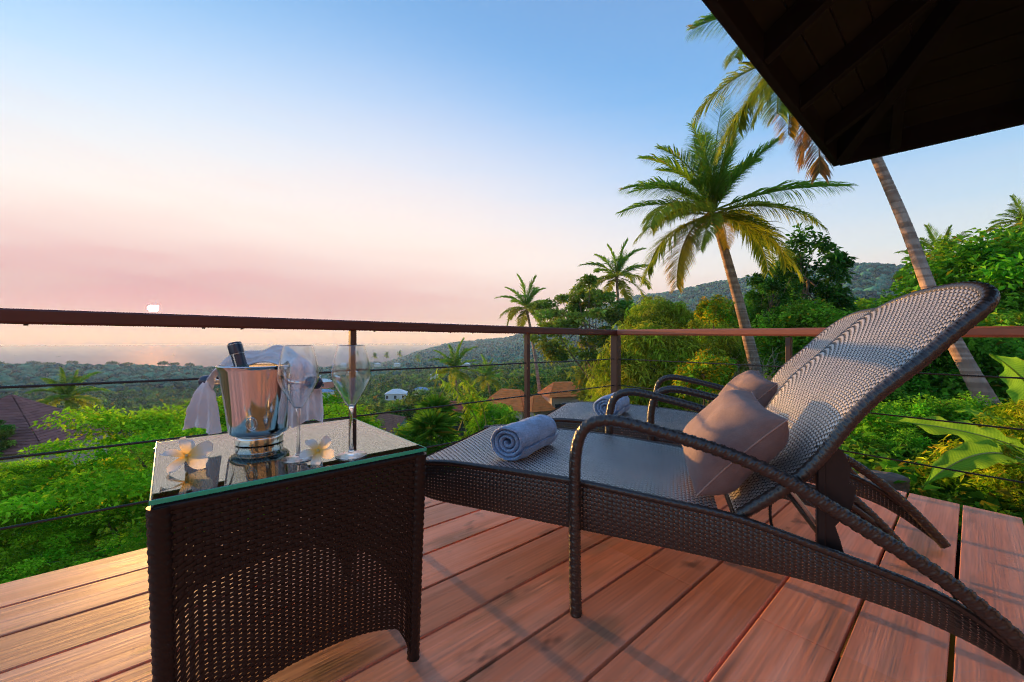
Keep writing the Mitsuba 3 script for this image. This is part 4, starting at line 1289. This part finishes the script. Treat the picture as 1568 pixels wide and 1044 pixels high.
# the raised emblem: an oval with a beaded ring on the front
em = unit(np.array([0.32, -0.95, 0.0]))
mb = MB()
side = np.cross([0, 0, 1.0], em)
for kx, kz, r, t in ((0.012, 0.017, 0.0016, 40), (0.007, 0.011, 0.0012, 32)):
    a = np.linspace(0, 2 * np.pi, t)
    z = 0.066 + kz * np.sin(a)
    rad = np.interp(z, [0.045, 0.100, 0.160], [0.0755, 0.082, 0.090]) + 0.0004
    mb.add(*tube(BC + em * rad[:, None] + side * (kx * np.cos(a))[:, None] + np.array([0, 0, 1.0]) * z[:, None], r, 6, False))
put('emblem', mb.ply('mat_chrome', 60), bucket)

bottle = thing('wine_bottle', 'bottle with a dark blue foil neck leaning in the steel bucket', 'bottle')
mat('mat_foil', (0.025, 0.045, 0.085), 0.22, 0.7)
mat('mat_foil_band', (0.75, 0.77, 0.80), 0.2, 0.5, metallic=1.0)
mat('mat_bottle', (0.012, 0.03, 0.015), 0.08, 0.7)
ax = unit(np.array([-0.30, 0.02, 1.0]))
tipb = at(358, 519, 1.10)
bx = unit(np.cross([0, 1.0, 0], ax))
BM = basis(tipb - ax * 0.300, bx, np.cross(ax, bx), ax)
put('glass', ply(moved(lathe([(0, 0.1), (0.036, 0.102), (0.0375, 0.11), (0.0375, 0.16), (0.034, 0.19), (0.022, 0.215), (0.0155, 0.232), (0.0150, 0.24)], 40), BM), 'mat_bottle', smooth=40), bottle)
put('foil', ply(moved(lathe([(0.0154, 0.222), (0.0158, 0.224), (0.0158, 0.262), (0.0172, 0.264), (0.0176, 0.268), (0.0176, 0.290), (0.0168, 0.2945), (0.0145, 0.2965), (0.0, 0.2970)], 40), BM), 'mat_foil', smooth=40), bottle)
mb = MB()
for z in (0.2635, 0.2905):
    mb.add(*moved(lathe([(0.0165, z - 0.0012), (0.01785, z - 0.0006), (0.01785, z + 0.0006), (0.0165, z + 0.0012)], 40), BM))
mb.add(*moved(rbox(-0.0018, 0.0018, -0.0181, -0.0174, 0.226, 0.262, 0.0003), BM))
put('foil_band', mb.ply('mat_foil_band', 40), bottle)


def cloth_bump(p, n, uv_):
    return 0.0002 * (noise(p.x * 900, p.y * 900, p.z * 900))


scene['mat_napkin'] = {'type': 'twosided', 'bsdf': {'type': 'principled', 'base_color': rgb(0.74, 0.72, 0.74), 'roughness': 0.9, 'sheen': 0.4, 'specular': 0.1}}
# centre line of the napkin and the direction of its width, from the left tail over the bucket to the right tail
R_c = lambda ang, rad, z: BC + np.array([rad * math.cos(ang), rad * math.sin(ang), z])
cl = [(R_c(3.30, 0.150, 0.040), (0.050, -0.012, 0)), (R_c(3.28, 0.146, 0.09), (0.040, -0.006, 0)), (R_c(3.24, 0.134, 0.165), (0.030, -0.012, 0.0)), (R_c(3.10, 0.113, 0.214), (0.012, -0.034, -0.012)), (R_c(2.85, 0.090, 0.232), (0.008, -0.042, -0.022)),
      (R_c(2.3, 0.060, 0.236), (0.0, 0.040, 0.026)), (R_c(1.62, 0.060, 0.250), (0.0, 0.038, 0.028)), (R_c(0.85, 0.072, 0.236), (0.0, 0.040, 0.026)), (R_c(0.35, 0.098, 0.228), (0.004, 0.048, 0)), (R_c(0.05, 0.122, 0.205), (0.018, 0.036, 0)),
      (R_c(-0.05, 0.132, 0.15), (0.032, 0.016, 0)), (R_c(-0.06, 0.134, 0.10), (0.042, 0.010, 0)), (R_c(-0.06, 0.134, 0.055), (0.046, 0.008, 0))]
for i in range(5):
    cl[i] = (cl[i][0], tuple(-np.array(cl[i][1])))
m, n = 150, 41
Cn = spline([c for c, _ in cl], m)
tt_ = np.linspace(0, len(cl) - 1, m)
Wd = np.stack([np.interp(tt_, np.arange(len(cl)), [w[k] for _, w in cl]) for k in range(3)], -1)
Tn = unit(np.gradient(Cn, axis=0))
Nn = unit(np.cross(Tn, Wd))
b = np.linspace(-1, 1, n)
aa = np.linspace(0, 1, m)[:, None]
edge = np.clip(np.abs(aa - 0.5) * 2, 0, 1)
fold = (0.0075 * np.sin(b * 7.5 + 6 * aa) + 0.004 * np.sin(b * 15 - 9 * aa + 1)) * (0.35 + 0.9 * edge)
wr = (meshkit.fbm(np.stack([aa * 22 + b * 0, aa * 0 + b * 2.2, aa * 0 + b * 0 + 4], -1), 3, 6) - 0.5) * 0.012
P = Cn[:, None] + Wd[:, None] * (b[None, :, None] * (1 + 0.10 * np.sin(9 * aa))[..., None]) + Nn[:, None] * (fold + wr)[..., None]
P[..., 2] += (0.010 * np.sin(b * 3 + 0.6))[None] * np.clip((edge - 0.8) * 5, 0, 1)
P = np.stack([P - Nn[:, None] * 0.0008, P + Nn[:, None] * 0.0008], 0)
mb = MB().add(*grid(P[0])).add(*grid(P[1]))
k = thing('napkin', 'white cloth napkin draped over the steel bucket with both ends hanging', 'napkin')
scene[k] = mb.ply('mat_napkin', True)

# ---------------------------------------------------------------- wine glasses
scene['mat_wine_glass'] = {'type': 'dielectric', 'int_ior': 1.5}


def wine_glass(label, base):
    k = thing('wine_glass', label, 'wine glass', 'empty wine glasses on the table')
    foot = [(0.0, 0.0), (0.030, 0.0), (0.0365, 0.0004), (0.0372, 0.0010), (0.0365, 0.0017), (0.028, 0.0026), (0.018, 0.0042), (0.009, 0.0085), (0.0050, 0.0150), (0.0037, 0.030), (0.0034, 0.07), (0.0036, 0.100), (0.0046, 0.113), (0.0068, 0.1205), (0.0092, 0.1245), (0.0060, 0.1262), (0.0, 0.1268)]
    v, f = lathe(foot, 64)
    put('stem', ply((v + base, f), 'mat_wine_glass', smooth=40), k)
    cup = spline(np.array([(0.0094, 0.1247), (0.0155, 0.1335), (0.0258, 0.1525), (0.0364, 0.1715), (0.0432, 0.1865), (0.0455, 0.198), (0.0450, 0.211), (0.0412, 0.235), (0.0366, 0.255), (0.0308, 0.2745)]), 70)
    d = unit(np.gradient(cup, axis=0))
    inner = cup + np.stack([-d[:, 1], d[:, 0]], -1) * np.linspace(0.0016, 0.0008, 70)[:, None]
    v, f = lathe(np.vstack([[(0.0, 0.1272)], cup, (cup[-1:] + inner[-1:]) / 2 + [[0, 0.0004]], inner[::-1], [(0.0, 0.1284)]]), 96)
    put('bowl', ply((v + base, f), 'mat_wine_glass', smooth=50), k)



g1, g2 = on(457, 698, ZT), on(538, 693, ZT)
wine_glass('empty wine glass beside the steel bucket, left of the two glasses', g1)
wine_glass('empty wine glass near the right corner of the table, apart from the bucket', g2)

# ---------------------------------------------------------------- frangipani flowers
scene['mat_petal'] = {'type': 'principledthin', 'base_color': {'type': 'mesh_attribute', 'name': 'vertex_color'}, 'roughness': 0.5, 'diff_trans': 0.7, 'eta': 1.35, 'spec_trans': 0.0}


def frangipani(label, pos, size, tilt, spin, turn):
    k = thing('flower', label, 'flower', 'frangipani flowers on the table')
    M = trimesh.transformations
    A = M.translation_matrix(pos) @ M.rotation_matrix(math.radians(turn), (0, 0, 1)) @ M.rotation_matrix(math.radians(tilt), (1, 0, 0)) @ M.rotation_matrix(math.radians(spin), (0, 0, 1))
    a, b = np.meshgrid(np.linspace(0, 1, 18), np.linspace(-1, 1, 11), indexing='ij')
    w = 0.42 * np.clip(a, 0, 1) ** 0.62 * np.sqrt(np.clip(1 - a ** 3.4, 0, 1)) + 0.03 * (1 - a)
    x = a * 1.0
    y = b * w + 0.12 * a * a
    z = 0.20 * a ** 1.5 + 0.13 * b * np.clip(a * 2, 0, 1) + 0.07 * b * b * a - 0.22 * a ** 4
    t = np.clip(1 - a * 1.55, 0, 1)[..., None] ** 0.8
    col = np.array([0.92, 0.90, 0.84]) * (1 - t) + np.array([0.92, 0.58, 0.02]) * t
    col = np.broadcast_to(col, a.shape + (3,))
    g = np.random.default_rng(int(abs(spin) * 10))
    for i in range(5):
        q = np.stack([x * (0.94 + 0.12 * g.random()), y, z * (0.8 + 0.5 * g.random())], -1) * size / 2
        R = M.rotation_matrix(math.radians(72 * i + 4 * g.normal()), (0, 0, 1))
        v, f = grid(q)
        put('petal', ply(moved((v, f), A @ R), 'mat_petal', smooth=True, color=col.reshape(-1, 3)), k)
    put('tube', MB().add(*moved(tube(np.array([[0, 0, 0.003], [0, 0, -size * 0.12], [0, 0.004, -size * 0.22]]), 0.0035, 8), A), c=(0.7, 0.66, 0.35)).ply('mat_petal', True, True), k)


frangipani('white frangipani flower with a yellow heart at the left corner of the table', on(279, 716, ZT) + [0, 0.012, 0.028], 0.098, 44, 18, 34)
frangipani('white frangipani flower with a yellow heart lying against the foot of the left glass', on(487, 703, ZT) + [0, 0.0, 0.026], 0.078, 56, 45, 22)

# ---------------------------------------------------------------- loungers
LA, LB = np.array([0.93, -0.368, 0]), np.array([0.368, 0.93, 0])
LA, LB = unit(LA), unit(LB)
W0, W1 = 0.045, 0.703                                       # the seat's edges between the arms (arms at 0 and 0.748)


def beam_top(s):
    return np.interp(s, [-0.66, -0.5, -0.2, 0.0, 0.45, 0.70, 0.887, 1.0, 1.07, 1.12], [0.392, 0.415, 0.412, 0.406, 0.364, 0.297, 0.245, 0.166, 0.092, 0.034])


def beam_bottom(s):
    return np.interp(s, [-0.66, -0.577, 0.0, 0.31, 0.605, 0.835, 0.967, 1.07, 1.12], [0.30, 0.268, 0.252, 0.240, 0.222, 0.18, 0.132, 0.058, 0.016])


def smooth_fn(fn, lo, hi):
    x = np.linspace(lo, hi, 200)
    y = fn(x)
    for _ in range(50):
        y[1:-1] = 0.25 * y[:-2] + 0.5 * y[1:-1] + 0.25 * y[2:]
    return lambda s: np.interp(s, x, y)


bt, bb = smooth_fn(beam_top, -0.66, 1.12), smooth_fn(beam_bottom, -0.66, 1.12)


def seat_S(a, b):
    s = -0.66 + a * 1.06
    z = bt(s) + 0.004 - 0.018 * np.sin(np.pi * b) ** 1 * np.clip((s + 0.66) * 4, 0, 1) * np.clip((0.42 - s) * 6, 0, 1)
    z = z - 0.05 * np.clip(1 - (s + 0.66) / 0.06, 0, 1) ** 2
    P = np.stack([s, W0 + b * (W1 - W0), z], -1)
    return P, np.broadcast_to([0, 0, 1.0], P.shape)


bprof = np.array([[0.445, 0.365], [0.53, 0.440], [0.615, 0.530], [0.675, 0.625], [0.745, 0.722], [0.83, 0.808], [0.90, 0.885], [0.960, 0.946], [1.018, 1.012]])
bp = spline(np.c_[bprof, bprof[:, :1] * 0], 200)[:, :2]
bl = np.linspace(0, 1, 200)


def back_S(a, b, off=0.0, inset=0.0):
    top = 0.875 + 0.125 * np.sqrt(np.clip(1 - np.abs(2 * b - 1) ** 2.6, 0, 1))
    q = a * top
    s, z = np.interp(q, bl, bp[:, 0]), np.interp(q, bl, bp[:, 1])
    ds, dz = np.interp(q, bl, np.gradient(bp[:, 0])), np.interp(q, bl, np.gradient(bp[:, 1]))
    N = unit(np.stack([-dz, ds * 0, ds], -1))
    mid = 0.374
    half = (0.305 + 0.018 * np.sin(np.pi * np.clip(q, 0, 1)) - inset)
    P = np.stack([s, mid + (2 * b - 1) * half, z], -1)
    P = P - N * (0.014 * np.sin(np.pi * b) * np.sin(np.pi * np.clip(a, 0, 1)))[..., None]
    return P + N * off, N


def side_S(w, sgn):
    def S(a, b):
        s = -0.655 + b * 1.77
        t, u = bt(s) - 0.004, bb(s)
        P = np.stack([s, np.full(s.shape, w) + 0.006 * sgn * np.sin(np.pi * a), u + (t - u) * (1 - a)], -1)
        return P, np.broadcast_to([0, sgn, 0.0], P.shape)
    return S


def foot_S(a, b):
    P = np.stack([np.full(a.shape, -0.657), W0 - 0.005 + b * (W1 - W0 + 0.01), 0.30 + (0.385 - 0.30) * (1 - a)], -1)
    return P, np.broadcast_to([-1.0, 0, 0], P.shape)


arm_path = np.array([[0.0, 0, 0.0], [-0.004, 0, 0.2], [-0.004, 0, 0.42], [0.004, 0, 0.53], [0.030, 0, 0.587], [0.085, 0, 0.612], [0.16, 0, 0.608], [0.2265, 0, 0.594], [0.396, 0, 0.553], [0.549, 0, 0.493], [0.686, 0, 0.411],
                     [0.835, 0, 0.320], [0.925, 0, 0.250], [1.0, 0, 0.178], [1.07, 0, 0.10], [1.135, 0, 0.018]])


def lounger_parts():
    P = {}
    mesh = {}
    for nm, S, na, nb, th_, wb in (('seat', seat_S, 92, 54, 0.0019, 0.52), ('backrest', back_S, 74, 54, 0.0018, 0.52), ('back_panel', lambda a, b: back_S(a, b, -0.026), 50, 40, 0.0018, 0.6)):
        w1, w2 = woven(S, na, nb, th_, 0.90, wb, True)
        mesh[nm] = [(w1, 'mat_wicker_sheen', 75)]
        mesh[nm + '_binding'] = [(w2, 'mat_wicker_dark', 75)]
    mesh['side_panel'] = [(woven(side_S(W0 - 0.012, -1), 12, 130, 0.0022, 0.9, 0.75), 'mat_wicker_dark', 75), (woven(side_S(W1 + 0.012, 1), 12, 130, 0.0022, 0.9, 0.75), 'mat_wicker_dark', 75)]
    mesh['foot_panel'] = [(woven(foot_S, 8, 50, 0.0019, 0.9, 0.8), 'mat_wicker_dark', 75)]
    # rolled edges of seat and backrest
    edges = []
    for w in (W0 - 0.010, W1 + 0.010):
        s = np.linspace(-0.655, 1.0, 40)
        edges.append(MB().add(*wrapped(np.stack([s, np.full(40, w), bt(s) - 0.002], -1), 0.0105, 0.011, 12, 0.07)))
    mesh['seat_edge'] = [(e, 'mat_wicker_dark', 60) for e in edges]
    loop = []
    for b, rng in ((0.0, np.linspace(0.0, 0.995, 24)),):
        q, n_ = back_S(rng, np.full(24, b), -0.013, -0.006)
        loop.append(q)
    bb_ = 0.5 - 0.5 * np.cos(np.linspace(0.02, np.pi - 0.02, 40))
    q, n_ = back_S(np.full(40, 1.0), bb_, -0.013, -0.004)
    loop.append(q)
    q, n_ = back_S(np.linspace(0.995, 0.0, 24), np.full(24, 1.0), -0.013, -0.006)
    loop.append(q)
    lp = np.vstack(loop)
    keep = [0]
    for i in range(1, len(lp)):
        if np.linalg.norm(lp[i] - lp[keep[-1]]) > 0.012:
            keep.append(i)
    mesh['back_edge'] = [(MB().add(*wrapped(lp[keep], 0.0165, 0.0125, 16, 0.055)), 'mat_wicker_dark', 60)]
    arms = []
    for w in (0.0, 0.748):
        arms.append((MB().add(*wrapped(arm_path + [0, w, 0], 0.0182, 0.0125, 14, 0.085)), 'mat_wicker_dark', 60))
    mesh['arm'] = arms
    # the crossbar at the hinge and the black adjusting brackets
    mesh['hinge_bar'] = [(MB().add(*tube(np.array([[0.447, W0, 0.352], [0.447, 0.37, 0.352], [0.447, W1, 0.352]]), 0.010, 12)), 'mat_black_metal', 60)]
    br = []
    import shapely.geometry as sg
    poly = sg.Polygon([(0.646, 0.275), (0.705, 0.235), (0.712, 0.250), (0.690, 0.335), (0.682, 0.360), (0.693, 0.375), (0.716, 0.366), (0.722, 0.372), (0.722, 0.386), (0.712, 0.396), (0.722, 0.43), (0.726, 0.47), (0.712, 0.478), (0.716, 0.52), (0.700, 0.560), (0.676, 0.578), (0.655, 0.575), (0.648, 0.54)])
    for w in (0.078, 0.668):
        m = trimesh.creation.extrude_polygon(poly, 0.006, engine='earcut')
        v = np.array(m.vertices)
        v = np.stack([v[:, 0], v[:, 2] + w - 0.003, v[:, 1]], -1)
        b_ = MB().add(v, np.array(m.faces)[:, ::-1])
        b_.add(*rbox(0.640, 0.660, w - 0.012, w + 0.006, 0.25, 0.572, 0.003))
        br.append((b_, 'mat_black_metal', 40))
        br_bolt = MB().add(*tube(np.array([[0.668, w - 0.014, 0.560], [0.668, w + 0.010, 0.560]]), 0.006, 12))
        mesh.setdefault('bolt', []).append((br_bolt, 'mat_silver', 40))
        mesh.setdefault('support_rod', []).append((MB().add(*tube(np.array([[0.575, w + 0.02, 0.452], [0.62, w + 0.02, 0.390], [0.668, w + 0.02, 0.318]]), 0.0055, 10)), 'mat_silver', 60))
        mesh.setdefault('wire_loop', []).append((MB().add(*tube(spline([[0.545, w + 0.02, 0.432], [0.538, w + 0.02, 0.37], [0.552, w + 0.02, 0.30], [0.60, w + 0.02, 0.262]], 16), 0.004, 8)), 'mat_black_metal', 60))
    mesh['bracket'] = br
    mesh['crossbar'] = [(MB().add(*tube(np.array([[0.700, 0.045, 0.265], [0.700, 0.37, 0.265], [0.700, 0.70, 0.265]]), 0.011, 12)), 'mat_black_metal', 60), (MB().add(*tube(np.array([[-0.02, 0.045, 0.30], [-0.02, 0.37, 0.30], [-0.02, 0.70, 0.30]]), 0.012, 12)), 'mat_black_metal', 60)]
    for nm, lst in mesh.items():
        P[nm] = []
        for mb, bs, sm in lst:
            gname = f'group_lounger_{nm}_{len(P[nm])}'
            scene[gname] = {'type': 'shapegroup', 'shape': mb.ply(bs, sm)}
            P[nm].append(gname)
    return P


LP = lounger_parts()
O1 = np.array([0.200, 1.2434, 0.0])
O2 = np.array([0.200, 1.2434, 0.0]) + LB * (0.748 + 0.191) + LA * 0.185


def lounger(label, o):
    k = thing('sun_lounger', label, 'sun lounger', 'wicker sun loungers on the deck')
    M = basis(o, LA, LB)
    for nm, lst in LP.items():
        for gname in lst:
            put(nm, inst(gname, M), k)
    return M


M1 = lounger('dark brown wicker sun lounger in front, nearest the camera, with raised backrest', O1)
M2 = lounger('dark brown wicker sun lounger behind, partly hidden by the front lounger', O2)


# ---------------------------------------------------------------- pillows
def linen(p, n, uv_):
    return mix((0.20, 0.145, 0.14), (0.265, 0.195, 0.187), fbm(p.x * 30, p.y * 30, p.z * 30, 3)) * (0.9 + 0.2 * noise(p.x * 420, p.y * 420, p.z * 420))


def linen_bump(p, n, uv_):
    return 0.0004 * noise(p.x * 500, p.y * 500, p.z * 500) + 0.0012 * fbm(p.x * 16, p.y * 16, p.z * 9, 2)


scene['mat_linen'] = {'type': 'twosided', 'bsdf': {'type': 'bumpmap', 'arbitrary': proc(linen_bump, eps=5e-4), 'scale': 1.0,
                      'bsdf': {'type': 'principled', 'base_color': proc(linen), 'roughness': 0.85, 'sheen': 0.5, 'specular': 0.15}}}
mat('mat_seam', (0.40, 0.29, 0.26), 0.8, 0.1)


def pillow(label, M, corners, puff, seed):
    k = thing('pillow', label, 'cushion')
    A, B, C, D = [np.array(c, float) for c in corners]
    n = 71
    a, b = np.meshgrid(np.linspace(-1, 1, n), np.linspace(-1, 1, n), indexing='ij')
    pin = 0.10
    x = a * (1 - pin * (1 - b ** 2) * np.abs(a) ** 2)
    y = b * (1 - pin * (1 - a ** 2) * np.abs(b) ** 2)
    s, t = (x[..., None] + 1) / 2, (y[..., None] + 1) / 2
    base = A * (1 - s) * (1 - t) + B * s * (1 - t) + C * s * t + D * (1 - s) * t
    nrm = unit(np.cross(C - A, D - B))
    bulge = (np.clip((1 - a ** 4) * (1 - b ** 4), 0, 1)) ** 0.56
    q = np.stack([a * 2.0 + seed, b * 2.0, a * 0], -1)
    dents = (meshkit.fbm(q * 0.8, 2, seed) - 0.5) * 0.03
    rad = np.arctan2(b, a)
    rr_ = np.sqrt(a * a + b * b)
    crease = 0.006 * np.sin(rad * 9 + 3 * meshkit.noise(q, seed + 4)) * np.clip(rr_ - 0.55, 0, 1) * np.clip(1.5 - rr_, 0, 1)
    mb = MB()
    for sg_ in (1, -1):
        h = bulge * (puff + sg_ * dents * 0.7 + crease * 1.6) * sg_
        P = base + nrm * h[..., None]
        v, f = grid(P)
        mb.add(v @ M[:3, :3].T + M[:3, 3], f if sg_ > 0 else np.asarray(f)[:, ::-1])
    v, f, c = mb.get()
    m = trimesh.Trimesh(v, f, process=False)
    m.merge_vertices(digits_vertex=6)
    scene_mesh = ply(m, 'mat_linen', smooth=50)
    put('cover', scene_mesh, k)
    r = np.concatenate([base[0, :], base[1:, -1], base[-1, -2::-1], base[-2:0:-1, 0]])
    r = np.vstack([r, r[:1]]) @ M[:3, :3].T + M[:3, 3]
    put('seam', MB().add(*tube(r, 0.0021, 6, False)).ply('mat_seam', 60), k)


# corners in the lounger's own measures: along, across, height
pillow('mauve linen pillow leaning on the front lounger backrest', M1, [(0.322, 0.45, 0.440), (0.345, 0.055, 0.400), (0.570, 0.050, 0.640), (0.552, 0.45, 0.668)], 0.094, 3)
pillow('mauve linen pillow on the rear lounger, half hidden behind the front pillow', M2, [(0.345, 0.55, 0.450), (0.365, 0.15, 0.410), (0.585, 0.150, 0.645), (0.572, 0.55, 0.682)], 0.080, 8)


# ---------------------------------------------------------------- rolled towels
def terry(p, n, uv_):
    return mix((0.17, 0.27, 0.42), (0.38, 0.50, 0.66), noise(p.x * 260, p.y * 260, p.z * 260)) * (0.65 + 0.7 * fbm(p.x * 34, p.y * 34, p.z * 34, 3))


def terry_bump(p, n, uv_):
    return 0.0022 * noise(p.x * 240, p.y * 240, p.z * 240) + 0.004 * fbm(p.x * 50, p.y * 60, p.z * 60, 2)


scene['mat_towel'] = {'type': 'twosided', 'bsdf': {'type': 'bumpmap', 'arbitrary': proc(terry_bump, eps=8e-4), 'scale': 1.0,
                      'bsdf': {'type': 'principled', 'base_color': proc(terry), 'roughness': 0.95, 'sheen': 0.8, 'specular': 0.08}}}


def towel(label, p0, p1, r, seed):
    """A towel rolled up about the axis from p0 (the end that faces the camera) to p1."""
    k = thing('towel', label, 'rolled towel', 'rolled towels on the loungers')
    turns, n, m = 3.6, 190, 34
    th = np.linspace(0, turns * 2 * np.pi, n)
    rad = 0.006 + (r - 0.010) * (th / th[-1]) ** 0.9
    pitch = (r - 0.006) / turns
    t = np.full(n, pitch * 0.40)
    t[:5] *= np.linspace(0.2, 1, 5)
    t[-7:] *= np.linspace(1, 0.15, 7)
    ax_ = unit(np.array(p1) - p0)
    sd = unit(np.cross(ax_, [0, 0, 1.0]))
    up = np.cross(sd, ax_)
    L = np.linalg.norm(np.array(p1) - p0)
    ph = 2.3
    xs = np.concatenate([[0, 0.004], np.linspace(0.012, L - 0.012, m - 4), [L - 0.004, L]])
    rnd = np.concatenate([[0.45, 0.8], np.ones(m - 4), [0.8, 0.45]])
    rows = []
    for x_, q in zip(xs, rnd):
        wob = (meshkit.fbm(np.stack([np.cos(th) * 1.3, np.sin(th) * 1.3, th * 0 + x_ * 14 + seed], -1), 3, seed) - 0.5) * 0.016 * (rad / r)
        push = 0.010 * (1 - rad / r) * (1 if x_ < L / 2 else -1)
        ro, ri = rad + wob + t * q, rad + wob - t * q
        ring = []
        for R in (ro, ri[::-1]):
            T_h = th if R is ro else th[::-1]
            yy = np.cos(T_h + ph) * R * 1.06
            zz = np.sin(T_h + ph) * R * 0.93
            zz = np.maximum(zz, -r * 0.88)
            ring.append(p0 + ax_ * (x_ + 0.005 * (1 - np.clip(rad if R is ro else rad[::-1], 0, r) / r))[:, None] + sd * yy[:, None] + up * zz[:, None])
        rows.append(np.vstack(ring))
    P = np.array(rows)
    P = np.concatenate([P, P[:, :1]], 1)
    mb = MB().add(*grid(P))
    for q, flip in ((0, False), (-1, True)):
        o, i_ = P[q][:n], P[q][n:2 * n][::-1]
        v, f = grid(np.stack([o, (o + i_) / 2 - ax_ * (0.003 if not flip else -0.003), i_]))
        mb.add(v, np.asarray(f)[:, ::-1] if flip else f)
    scene[k] = mb.ply('mat_towel', 60)


def on_seat(M, s, w, h):
    z = float(seat_S(np.array([(s + 0.66) / 1.06]), np.array([(w - W0) / (W1 - W0)]))[0][0, 2])
    return (M @ np.array([s, w, z + h, 1]))[:3]


towel('blue grey towel rolled up on the foot end of the front lounger', on_seat(M1, -0.290, 0.135, 0.067), on_seat(M1, -0.250, 0.475, 0.067), 0.074, 2)
towel('blue grey towel rolled up on the rear lounger', on_seat(M2, -0.255, 0.16, 0.067), on_seat(M2, -0.215, 0.50, 0.067), 0.074, 5)
